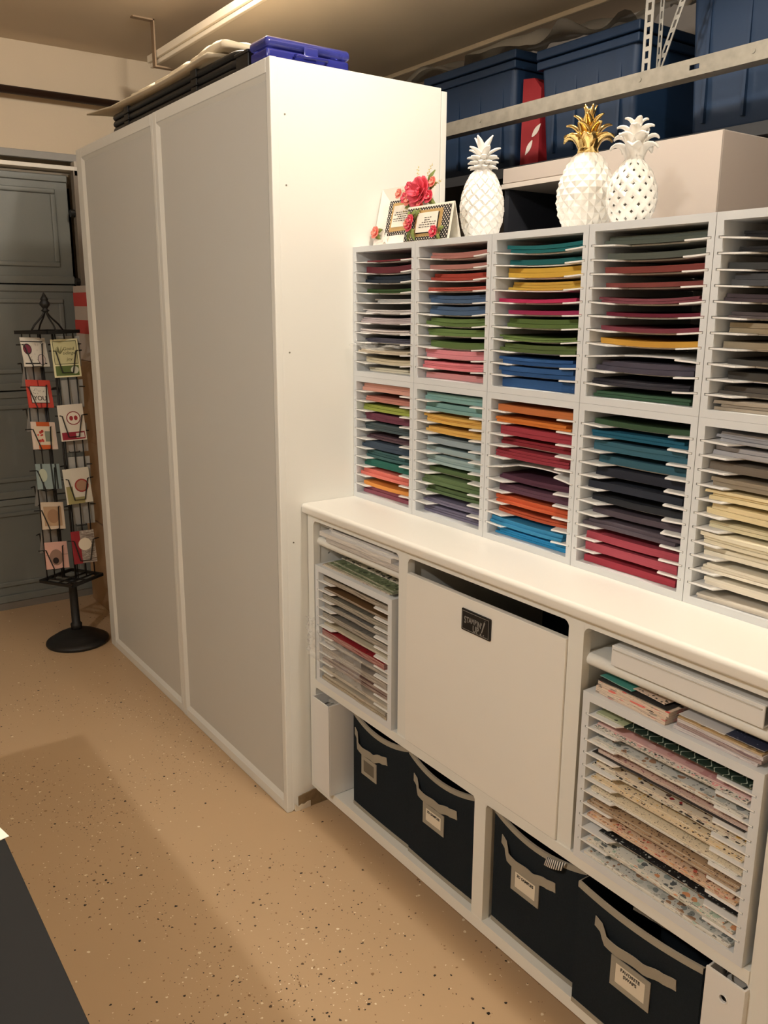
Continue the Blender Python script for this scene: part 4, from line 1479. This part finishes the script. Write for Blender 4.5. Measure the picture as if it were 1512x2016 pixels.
tc_ = empty('tent_card', (.292, .010, ZP + .0005), 'polka-dot folded card with gold glitter mat standing before the picture frame', 'card', tilt=(-.18, 0))
Wc, Hc = .172, .082
B(-Wc / 2, Wc / 2, 0, .001, 0, Hc).build('card_front', CARDW, tc_, local=True)
MB().add([(-Wc / 2, .001, Hc), (Wc / 2, .001, Hc), (Wc / 2, .034, .0075), (-Wc / 2, .034, .0075), (-Wc / 2, .002, Hc), (Wc / 2, .002, Hc), (Wc / 2, .035, .0075), (-Wc / 2, .035, .0075)],
         [(0, 1, 2, 3), (7, 6, 5, 4), (0, 4, 5, 1), (1, 5, 6, 2), (2, 6, 7, 3), (3, 7, 4, 0)]).build('card_back', CARDW, tc_, local=True)
B(-Wc / 2 + .002, Wc / 2 - .007, -.001, 0, .001, Hc - .005).build('polka_dot_panel', POLKA, tc_, local=True)
B(-.046, .052, -.0022, -.001, .009, .070).build('glitter_mat', GLIT, tc_, local=True)
B(-.037, .041, -.0034, -.0022, .016, .062).build('black_mat', BLACK, tc_, local=True)
cw = B(-.038, .038, -.0046, -.0034, .018, .063).build('verse_card', CARDW, tc_, local=True)
script_lines(cw, .002, .051, -.0048, [(.022, 0), (.022, .0), (.046, .004), (.052, -.002), (.05, -.004)])
for c_, ln, az in (((-.06, .05), .026, 1.2), ((-.06, .05), .026, 2.2), ((-.055, .03), .03, -1.9), ((-.05, .028), .03, -1.1), ((-.05, .05), .03, .9), ((.048, .016), .022, .5), ((.048, .012), .022, -.9)):
    paper_leaf(tc_, c_, -.005, ln, .006, az)
for c_, ln, az in (((-.058, .03), .03, -1.5), ((-.04, .05), .028, 1.3)):
    sprig(tc_, c_, -.004, ln, az, 6)
for c_, rr, M_ in (((-.056, .048), .012, PINK), ((-.066, .040), .012, CORALF), ((-.058, .033), .012, PINK), ((.040, .015), .013, PINK)):
    flower(tc_, c_, -.008, rr, M_, ((6, 1, .35), (4, .55, .5)))

# ------------------------------------------------------------------ behind the cubes: cabinets, totes, door track
gc = empty('tall_cabinet', (.14, .7, 0), 'open-fronted greige cabinet behind the scaled white pineapple', 'cabinet')
B(.012, .271, .505, .9, 1.757, 1.797).build('top_fascia', GREYCAB, gc, bevel=.002)
B(.012, .271, .5, .9, 1.742, 1.755).build('rail', mat('rail_light_greige', (196, 187, 178), .5), gc, bevel=.001)
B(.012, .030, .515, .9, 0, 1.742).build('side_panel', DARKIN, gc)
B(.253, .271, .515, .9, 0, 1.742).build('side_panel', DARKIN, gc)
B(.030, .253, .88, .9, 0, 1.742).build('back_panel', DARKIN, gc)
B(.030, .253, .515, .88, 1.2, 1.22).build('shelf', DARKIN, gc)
gc = empty('tall_cabinet', (.5, .7, 0), 'tall closed greige cabinet behind the lantern pineapple', 'cabinet')
B(.273, .720, .502, .9, 0, 1.797).build('carcass', GREYCAB, gc, bevel=.003)
B(.2735, .7195, .499, .502, .02, 1.795).build('front_panel', GREYCAB, gc, bevel=.001)
sr = empty('steel_shelf', (.1, .95, 0), 'dark steel shelf carrying the blue totes', 'shelf')
DST = mat('dark_steel', (36, 38, 42), .6)
B(-1.25, 1.5, .70, 1.25, 1.812, 1.842).build('deck', DST, sr)
for x in (-1.23, 1.45):
    for y in (.72, 1.2):
        B(x, x + .03, y, y + .03, 0, 1.812).build('post', DST, sr)


def tote(x0, x1, y0, y1, z0, z1, label, taper=.018):
    e = empty('storage_tote', ((x0 + x1) / 2, (y0 + y1) / 2, z0), label, 'storage tote', 'blue plastic totes on the steel shelf')
    zl = z1 - .035
    vs = []
    for (z, t) in ((z0, taper), (zl, 0)):
        vs += [(x0 + t, y0 + t, z), (x1 - t, y0 + t, z), (x1 - t, y1 - t, z), (x0 + t, y1 - t, z)]
    MB().add(vs, [(3, 2, 1, 0), (4, 5, 6, 7), (0, 1, 5, 4), (1, 2, 6, 5), (2, 3, 7, 6), (3, 0, 4, 7)]).build('tub', BINBLUE, e, bevel=.018, segs=3)
    B(x0 - .008, x1 + .008, y0 - .008, y1 + .008, zl - .028, zl - .004).build('rim', BINBLUE, e, bevel=.004)
    B(x0 - .010, x1 + .010, y0 - .010, y1 + .010, zl, z1 - .008).build('lid', BINBLUE, e, bevel=.005)
    B(x0 + .03, x1 - .03, y0 + .03, y1 - .03, z1 - .008, z1).build('lid_top', BINBLUE, e, bevel=.004)
    n = 4
    for k in range(n):
        xx = x0 + .06 + (x1 - x0 - .12) * k / (n - 1)
        B(xx - .004, xx + .004, y0 + .004, y0 + .02, z0 + .03, zl - .03).build('rib', BINBLUE, e)
    return e


tote(-.66, -.215, .75, 1.15, 1.843, 2.205, 'dark blue lidded tote nearest the wardrobe on the steel shelf')
tote(-.105, .262, .75, 1.15, 1.843, 2.175, 'dark blue lidded tote beside the red gift bag')
tote(.425, .88, .74, 1.15, 1.843, 2.34, 'tall dark blue tote next to the perforated hanger')
rbg = empty('gift_bag', (-.16, .80, 1.843), 'red paper gift bag with white leaf print between two totes', 'bag')
REDB = mat('bag_red', (136, 20, 30), .7)
MB().prism([(-.200, 1.843), (-.120, 1.843), (-.118, 2.07), (-.150, 2.105), (-.198, 2.11)], 1, .772, .84).build('bag_body', REDB, rbg)
for c_, ln, az in (((-.150, 1.935), .05, .75), ((-.148, 1.925), .05, -2.2)):
    mb = MB().grid(lambda u, v: (c_[0] + ln * u * math.cos(az) - .009 * (v - .5) * 2 * math.sin(PI * min(1, .06 + .94 * u)) * math.sin(az), .7712, c_[1] + ln * u * math.sin(az) + .009 * (v - .5) * 2 * math.sin(PI * min(1, .06 + .94 * u)) * math.cos(az)), 6, 2)
    mb.build('leaf_print', mat('leaf_print_white', (214, 206, 198), .7), rbg, solid=.0006)

gt = empty('overhead_door_track', (-.3, .6, 1.94), 'galvanised overhead door track running in front of the blue totes', 'track')
x0, x1 = -2.2, 1.7
hx0, hx1 = .545, .572
tk = MB().box(x0, hx0, .598, .601, 1.948, 1.988).box(hx1, x1, .598, .601, 1.948, 1.988).box(hx0, hx1, .598, .601, 1.948, 1.9625).box(hx0, hx1, .598, .601, 1.9735, 1.988)
tk.box(x0, x1, .601, .640, 1.948, 1.951).box(x0, x1, .601, .622, 1.985, 1.988).box(x0, x1, .637, .640, 1.951, 1.962)
tk.build('channel', GALV, gt)
for x in (.40, .71, .80, -.2):
    MB().tube([(x, .5965, 1.97), (x, .598, 1.97)], .0055, 10).build('rivet', GALV, gt)


def perforated(x, y, z0, z1, w, M_, par, lean=0.0, dy=0.0):
    """slotted angle strip: two rails and the webs between the slots"""
    mb = MB()
    n = max(3, int((z1 - z0) / .026))

    def P(t, s, d):
        return (x + s + lean * t, y + d + dy * t, z0 + (z1 - z0) * t)

    def bar(t0, t1, s0, s1):
        q = [P(t0, s0, 0), P(t0, s1, 0), P(t1, s1, 0), P(t1, s0, 0), P(t0, s0, .002), P(t0, s1, .002), P(t1, s1, .002), P(t1, s0, .002)]
        mb.add(q, [(0, 1, 2, 3), (7, 6, 5, 4), (0, 4, 5, 1), (1, 5, 6, 2), (2, 6, 7, 3), (3, 7, 4, 0)])
    bar(0, 1, 0, w * .3)
    bar(0, 1, w * .7, w)
    for k in range(n):
        bar(k / n, (k + .38) / n, w * .3, w * .7)
    return mb.build('slotted_strip', M_, par)


hg = empty('track_hanger', (.43, .6, 1.988), 'perforated steel angle hanger bolted to the overhead door track', 'hanger')
HM = mat('hanger_steel', (150, 148, 142), .5, metal=.5)
perforated(.400, .602, 1.952, 2.36, .026, HM, hg)
perforated(.428, .622, 1.988, 2.36, .012, HM, hg)
perforated(.424, .626, 1.99, 2.36, .018, HM, hg, lean=.13, dy=.02)

# dust sheet bunched over the totes
DS = mat('dust_sheet', (160, 154, 142), .5, alpha=.75, noise=(9, .2))
ds = MB().grid(lambda u, v: crumple(-1.05 + 1.2 * u, .78 + .3 * v, 2.235 + .075 * v - .02 * u + .012 * math.sin(11 * u), u * 4, v * 1.6, .05, 2.2, 4), 60, 16)
tag(ds.build('dust_sheet', DS, None, smooth=True), 'crumpled translucent dust sheet lying over the totes by the wardrobe', 'plastic sheet')
ds = MB().grid(lambda u, v: crumple(.30 + .09 * u, .82 + .18 * v, 2.20 + .06 * v, u * 2, v * 1.6, .02, 2.2, 9), 14, 12)
tag(ds.build('dust_sheet', DS, None, smooth=True), 'crumpled dust sheet stuffed beside the tall tote', 'plastic sheet')

# ------------------------------------------------------------------ spinning card rack by the garage door
SPX, SPY = -1.655, -.342
sp = empty('card_spinner', (SPX, SPY, 0), 'black wire spinner rack holding greeting cards by the garage door', 'card rack', rz=1.318, tilt=(0, -.014))
MB().lathe([(.126, 0), (.130, .006), (.128, .014), (.112, .024), (.100, .028), (.092, .036), (.060, .050), (.030, .058), (.024, .062)], 36).build('base', BLACK, sp, local=True, smooth=True)
MB().lathe([(.022, .058), (.024, .085), (.0175, .092), (.0165, .275), (.02, .285)], 18).build('pole', BLACK, sp, local=True, smooth=True)


def diamond_frame(z, half, w, h, cross):
    mb = MB()
    c = [(half, 0), (0, half), (-half, 0), (0, -half)]
    for k in range(4):
        a, b = Vector(c[k] + (0,)), Vector(c[(k + 1) % 4] + (0,))
        d = (b - a).normalized()
        n = Vector((-d.y, d.x, 0)) * w / 2
        vs = [a + n, b + n, b - n, a - n]
        mb.add([(v.x, v.y, z) for v in vs] + [(v.x, v.y, z + h) for v in vs], [(3, 2, 1, 0), (4, 5, 6, 7), (0, 1, 5, 4), (1, 2, 6, 5), (2, 3, 7, 6), (3, 0, 4, 7)])
    if cross:
        for (a, b) in (((half * .5, half * .5), (-half * .5, -half * .5)), ((half * .5, -half * .5), (-half * .5, half * .5)), ((half * .75, half * .25), (-half * .25, -half * .75)), ((-half * .75, half * .25), (half * .25, -half * .75))):
            mb.tube([(a[0], a[1], z + h / 2), (b[0], b[1], z + h / 2)], .004, 6)
    return mb


diamond_frame(.285, .124, .012, .011, True).build('tray', BLACK, sp, local=True)
diamond_frame(1.306, .119, .008, .013, True).build('top_frame', BLACK, sp, local=True)
for az in range(4):
    a = az * PI / 2 + .5
    pth = []
    for q in range(9):
        t = q / 8
        rr = .062 * (1 - t) ** 2.2 + .004
        pth.append((rr * math.cos(a), rr * math.sin(a), 1.318 + .082 * t ** .62))
    MB().tube(pth, .0036, 6).build('arched_wire', BLACK, sp, local=True, smooth=True)
MB().lathe([(.008, 1.388), (.016, 1.394), (.009, 1.401), (.012, 1.406), (.0195, 1.416), (.019, 1.424), (.0125, 1.434), (.0155, 1.437), (.010, 1.447), (.005, 1.457), (.001, 1.464)], 10).build('finial', BLACK, sp, local=True, smooth=True)
LAD = {'left': (-.066, -.004, .55), 'right': (.060, -.012, .10)}
PD = {'left': .040, 'right': .028}


def lad_pt(side, p):
    ox, oy, az = LAD[side]
    return (ox + p[0] * math.cos(az) - p[1] * math.sin(az), oy + p[0] * math.sin(az) + p[1] * math.cos(az), p[2])


for side in LAD:
    for dx, rr in ((-.034, .0029), (0, .0029), (.034, .0029), (.043 if side == 'left' else -.043, .0052)):
        MB().tube([lad_pt(side, (dx, 0, .292)), lad_pt(side, (dx, 0, 1.31))], rr, 6).build('upright', BLACK, sp, local=True, smooth=True)

SPR = Matrix.Rotation(1.318, 4, 'Z') @ Matrix.Rotation(-.014, 4, 'Y')


def pocket(side, z, front=True):
    s = -1 if front else 1
    h = .085
    d = PD[side]
    p = [(-.062, .0, z), (-.044, s * .010, z), (-.038, s * .018, z), (-.020, s * d, z - h), (.020, s * d, z - h), (.038, s * .018, z), (.044, s * .010, z), (.062, .0, z)]
    MB().tube([lad_pt(side, q) for q in p], .0025, 5).build('pocket', BLACK, sp, local=True)
    MB().tube([lad_pt(side, (-.020, s * d, z - h)), lad_pt(side, (-.020, 0, z - h)), lad_pt(side, (.020, 0, z - h)), lad_pt(side, (.020, s * d, z - h))], .0025, 5).build('pocket_base', BLACK, sp, local=True)


def quad(mb, x0, x1, z0, z1, y=-.0012, t=.0006):
    return mb.box(x0, x1, y, y + t, z0, z1)


def greeting_card(side, zc, w, h, base, label, deco=None, front=True, lean=.16, dx=0.0, rot=0.0):
    """a card resting in a pocket; the card's own frame: x right, z up from its lower edge"""
    s = -1 if front else 1
    ox, oy, _ = lad_pt(side, (dx, s * (PD[side] - .005), 0))
    lean = .56 if side == 'left' else .26
    az = LAD[side][2]
    M_ = Matrix.Translation((SPX, SPY, 0)) @ SPR @ Matrix.Translation((ox, oy, zc - h / 2)) @ Matrix.Rotation(az, 4, 'Z') @ Matrix.Rotation(rot, 4, 'Y') @ Matrix.Rotation(-lean * .5 * (1 if front else -1), 4, 'X')
    e = bpy.data.objects.new('greeting_card', None)
    COL.objects.link(e)
    e.matrix_world = M_
    tag(e, label, 'greeting card', 'cards in the spinner rack')
    bm_ = base if not isinstance(base, tuple) else CM(base)
    B(-w / 2, w / 2, -.0006, .0002, 0, h).build('card_front', bm_, e, local=True)
    MB().add([(-w / 2, .0004, h), (w / 2, .0004, h), (w / 2, .005, .0), (-w / 2, .005, .0), (-w / 2, .001, h), (w / 2, .001, h), (w / 2, .0058, .0), (-w / 2, .0058, .0)],
             [(0, 1, 2, 3), (7, 6, 5, 4), (0, 4, 5, 1), (1, 5, 6, 2), (2, 6, 7, 3), (3, 7, 4, 0)]).build('card_back', bm_, e, local=True)
    if deco:
        deco(e, w, h)
    return e


def CM(rgb):
    return mat('card_%d_%d_%d' % rgb, rgb, .7)


CWH = (222, 214, 200)


def d_kitchen(e, w, h):
    m1 = MB()
    quad(m1, -w / 2, w * .38, h * .84, h * .875)
    quad(m1, -w / 2 + .004, w * .40, h * .085, h * .125)
    m1.build('black_band', CM((24, 20, 22)), e, local=True)
    MB().disc((-w * .28, h * .6), h * .17, -.0016, -.0006, sz=1.1, sx=.9).build('ring', CM((70, 40, 48)), e, local=True)
    MB().disc((-w * .29, h * .6), h * .145, -.0021, -.0016, sx=.9).build('plum_motif', CM((130, 46, 66)), e, local=True)
    MB().disc((w * .22, h * .24), h * .19, -.0016, -.0006, sx=.75).build('ring', CM((70, 54, 56)), e, local=True)
    MB().disc((w * .22, h * .24), h * .17, -.0021, -.0016, sx=.74).build('oval_motif', CM((214, 196, 190)), e, local=True)
    rnd = random.Random(3)
    m2 = MB()
    for k in range(26):
        x, z = rnd.uniform(-w * .42, w * .38), rnd.uniform(h * .15, h * .8)
        m2.tube([(x, -.0009, z), (x + rnd.uniform(-.006, .006), -.0009, z + rnd.uniform(.002, .008))], .0004, 4)
    m2.build('line_drawing', CM((110, 100, 98)), e, local=True)


def d_you(e, w, h):
    f = quad(MB(), -w * .36, w * .34, h * .18, h * .76, y=-.0016, t=.001).build('white_panel', CM((226, 218, 204)), e, local=True)
    b = MB()
    quad(b, -w * .38, w * .36, h * .16, h * .78)
    b.build('dark_mat', CM((60, 20, 20)), e, local=True)
    q = text_mb('YOU', .026, (-.002, -.0019, h * .33), bold=.0004)
    q.build('lettering', CM((80, 74, 66)), e, local=True)
    rnd = random.Random(8)
    m2 = MB()
    for k in range(16):
        x, z = rnd.uniform(-w * .26, w * .2), rnd.uniform(h * .45, h * .68)
        m2.tube([(x, -.0019, z), (x + rnd.uniform(-.003, .006), -.0019, z + rnd.uniform(-.002, .006))], .0007, 4)
    m2.build('line_drawing', CM((110, 104, 96)), e, local=True)
    quad(MB(), -.004, .002, 0, h, y=-.0009).build('ribbon_band', CM((150, 40, 36)), e, local=True)


def d_jar(e, w, h):
    quad(MB(), -w * .28, w * .26, 0, h, y=-.0010).build('orange_band', CM((206, 96, 44)), e, local=True)
    quad(MB(), -w * .40, w * .36, h * .16, h * .84, y=-.0016).build('cream_panel', CM((228, 210, 184)), e, local=True)
    quad(MB(), w * .02, w * .28, h * .28, h * .66, y=-.0021).build('jar_motif', CM((140, 146, 126)), e, local=True)
    m2 = MB()
    rnd = random.Random(4)
    for k in range(12):
        m2.disc((rnd.uniform(-w * .32, -w * .06), rnd.uniform(h * .26, h * .74)), rnd.uniform(.003, .0065), -.0024, -.0016, n=8)
    m2.build('red_blossoms', CM((208, 74, 62)), e, local=True)


def d_medal(e, w, h):
    m1 = MB()
    for x in (-w * .30, w * .12, w * .30):
        quad(m1, x, x + w * .07, 0, h, y=-.0010)
    m1.build('dark_stripe', CM((56, 60, 58)), e, local=True)
    MB().disc((-w * .24, h * .55), h * .26, -.0016, -.0008, sx=.7).build('round_label', CM((198, 204, 180)), e, local=True)


def d_kraft(e, w, h):
    quad(MB(), -w * .40, w * .38, h * .12, h * .84, y=-.0012).build('kraft_panel', CM((190, 156, 122)), e, local=True)
    MB().disc((0, h * .48), h * .26, -.0017, -.0010, sx=.9).build('stamped_rose', CM((168, 130, 98)), e, local=True)


def d_shell(e, w, h):
    MB().disc((-w * .04, h * .42), h * .30, -.0016, -.0008, sx=.9).build('round_medallion', CM((154, 122, 104)), e, local=True)
    MB().disc((-w * .08, h * .30), h * .12, -.0021, -.0016).build('dark_shell', CM((44, 30, 26)), e, local=True)
    quad(MB(), -w / 2, w / 2, h * .50, h * .53, y=-.0009).build('ribbon_band', CM((190, 150, 132)), e, local=True)


def d_tidings(e, w, h):
    quad(MB(), -w * .44, w * .44, h * .34, h * .95, y=-.0010).build('leaf_border', CM((70, 74, 40)), e, local=True)
    quad(MB(), -w * .42, w * .42, h * .355, h * .935, y=-.0015).build('pale_panel', CM((200, 196, 150)), e, local=True)
    quad(MB(), -w * .43, w * .43, h * .04, h * .30, y=-.0012).build('green_panel', CM((86, 104, 50)), e, local=True)
    MB().disc((w * .27, h * .18), h * .1, -.0018, -.0010).build('bird_label', CM((200, 202, 184)), e, local=True)
    q = MB()
    for t_, z in (('Good', .74), ('tidings', .63), ('joy', .47)):
        qq = text_mb(t_, .018, (w * .12, -.0018, h * z), shear=.2)
        q.add(qq.v, qq.f)
    q.build('lettering', CM((86, 84, 56)), e, local=True)
    m2 = MB()
    rnd = random.Random(2)
    for k in range(9):
        a = rnd.uniform(.6, 2.6)
        m2.tube([(-w * .2, -.0018, h * .62), (-w * .2 + .022 * math.cos(a), -.0018, h * .62 + .03 * math.sin(a))], [.0022, .0006], 5)
    m2.build('plant_print', CM((116, 112, 74)), e, local=True)


def d_mittens(e, w, h):
    MB().disc((w * .08, h * .62), h * .19, -.0012, -.0006).build('red_ring', CM((128, 30, 36)), e, local=True)
    MB().disc((w * .08, h * .62), h * .165, -.0017, -.0012).build('white_disc', CM((224, 214, 200)), e, local=True)
    MB().disc((w * -.01, h * .62), h * .05, -.0021, -.0017, sz=1.3).disc((w * .17, h * .62), h * .05, -.0021, -.0017, sz=1.3).build('mitten_print', CM((156, 40, 46)), e, local=True)
    quad(MB(), -w * .45, w * .45, h * .03, h * .24, y=-.0011).build('red_panel', CM((140, 24, 44)), e, local=True)
    quad(MB(), w * .1, w * .42, h * .07, h * .2, y=-.0016).build('white_label', CM((216, 206, 196)), e, local=True)


def d_wreath(e, w, h):
    quad(MB(), -w * .45, w * .2, 0, h * .5, y=-.0010).build('olive_band', CM((150, 142, 92)), e, local=True)
    quad(MB(), -w * .2, w * .5, h * .18, h * .94, y=-.0016).build('white_panel', CM((206, 200, 186)), e, local=True)
    MB().disc((w * .15, h * .5), h * .19, -.0021, -.0015).build('red_scallop', CM((150, 52, 48)), e, local=True)
    MB().disc((w * .15, h * .5), h * .15, -.0026, -.0021).build('kraft_disc', CM((160, 124, 98)), e, local=True)


def d_red(e, w, h):
    BF = pat('card_brown_floral', (92, 70, 56), [([(212, 204, 190), (60, 44, 36)], 60, .36, .6)], g=1)
    quad(MB(), -w * .12, w * .5, 0, h, y=-.0012).build('floral_panel', BF, e, local=True)
    MB().disc((w * .06, h * .58), h * .19, -.0018, -.0010).build('white_seal', CM((222, 212, 192)), e, local=True)


CARDS = [
    ('left', 1.238, .106, .116, CWH, 'white card with plum roundel and black bands', d_kitchen, .0, .06),
    ('left', 1.074, .106, .112, (206, 74, 60), 'coral red card lettered YOU', d_you, .0, .10),
    ('left', .906, .106, .112, (226, 206, 190), 'white and orange card with jar of red blossoms', d_jar, .0, .13),
    ('left', .738, .106, .104, (150, 166, 164), 'pale blue-grey card with dark diagonal stripes', d_medal, .0, .14),
    ('left', .573, .102, .112, (220, 200, 176), 'cream card with kraft rose panel', d_kraft, .0, .17),
    ('left', .403, .102, .112, (226, 178, 162), 'pink card with round shell medallion', d_shell, .0, .15),
    ('right', 1.210, .102, .150, (222, 216, 174), 'pale green card lettered Good tidings joy', d_tidings, .0, -.02),
    ('right', .952, .098, .146, (214, 206, 192), 'white card with red mittens roundel', d_mittens, .0, -.03),
    ('right', .690, .102, .146, (204, 198, 182), 'cream card with red scalloped seal', d_wreath, .0, -.04),
    ('right', .428, .092, .138, (140, 28, 36), 'dark red and brown floral card with white seal', d_red, .0, -.02),
]
for side, zc, w, h, rgb, lab, dec, dx, rot in CARDS:
    pocket(side, zc + .028)
    greeting_card(side, zc, w, h, rgb, lab + ' in the spinner rack', dec, True, .16, dx, rot)
BKL = ['behind the plum roundel card', 'behind the coral red card', 'behind the pale blue-grey card', 'behind the pink shell card', 'behind the green Good tidings card', 'just below the green Good tidings card', 'behind the red mittens card', 'above the red scalloped seal card', 'just above the dark red floral card']
BK = [('left', 1.165, .09, .13), ('left', .985, .09, .13), ('left', .67, .09, .12), ('left', .47, .09, .125), ('right', 1.235, .09, .12), ('right', 1.065, .085, .115), ('right', .885, .085, .12), ('right', .745, .085, .125), ('right', .575, .085, .115)]
for i, (side, zc, w, h) in enumerate(BK):
    pocket(side, zc + .028, False)
    greeting_card(side, zc, w, h, [(168, 164, 158), (176, 176, 172), (160, 160, 156)][i % 3], 'plain pale card in the spinner rack ' + BKL[i], None, False, .16, .012 if side == 'left' else .014, .0)

# ------------------------------------------------------------------ cartons in the corner behind the rack
CA = [(-2.20, -1.66, -.112, .26, .0, .42, 'large brown carton on the floor between garage door and wardrobe', CARTON),
      (-2.19, -1.68, -.105, .25, .421, .80, 'brown carton second from the floor beside the garage door', CARTON),
      (-2.20, -1.70, -.110, .24, .801, 1.17, 'brown carton third from the floor beside the garage door', CARTON),
      (-2.18, -1.74, -.100, .22, 1.171, 1.50, 'red and white printed carton topping the stack by the garage door', mat('carton_white', (190, 178, 168), .6))]
TAPE = mat('packing_tape', (150, 128, 98), .25)
for i, (x0, x1, y0, y1, z0, z1, lab, M_) in enumerate(CA):
    e = empty('carton', ((x0 + x1) / 2, (y0 + y1) / 2, z0), lab, 'carton')
    B(x0, x1, y0, y1, z0, z1).build('box_body', M_, e, bevel=.003)
    B(x0 - .0004, x1 + .0006, (y0 + y1) / 2 - .025, (y0 + y1) / 2 + .025, z1 - .07, z1 - .0005).build('tape', TAPE, e)
    B(x0, x1, y0 - .0008, y0, z0 + (z1 - z0) * .48, z0 + (z1 - z0) * .5).build('flap_edge', M_, e)
    if i == 3:
        for z in (.12, .24):
            B(x0, x1 + .001, y0 - .001, y1, z0 + z, z0 + z + .06).build('red_band', mat('carton_red', (190, 70, 66), .6), e)

# ------------------------------------------------------------------ work table in the foreground
tb = empty('work_table', (.75, -1.5, 0), 'black-topped work table in front of the counter', 'table')
TBK = mat('table_top_black', (11, 12, 13), .75, noise=(200, .1))
B(-.25, 1.72, -1.88, -1.107, .722, .750).build('table_top', TBK, tb, bevel=.002)
for x in (-.18, 1.65):
    for y in (-1.82, -1.17):
        B(x - .018, x + .018, y - .018, y + .018, 0, .70).build('leg', BLACK, tb, bevel=.002)
for y in (-1.82, -1.17):
    B(-.18, 1.65, y - .012, y + .012, .685, .722).build('apron', BLACK, tb)
ps = MB()
C0, U_, V_ = Vector((.873, -1.102, 0)), Vector((-.975, -.2, 0)), Vector((.2, -.975, 0))
q = [C0, C0 + U_ * .279, C0 + U_ * .279 + V_ * .216, C0 + V_ * .216]
ps.add([(p.x, p.y, .7505) for p in q] + [(p.x, p.y, .7512) for p in q], [(3, 2, 1, 0), (4, 5, 6, 7), (0, 1, 5, 4), (1, 2, 6, 5), (2, 3, 7, 6), (3, 0, 4, 7)])
tag(ps.build('paper_sheet', CARDW), 'white paper sheet poking over the black table edge', 'paper')
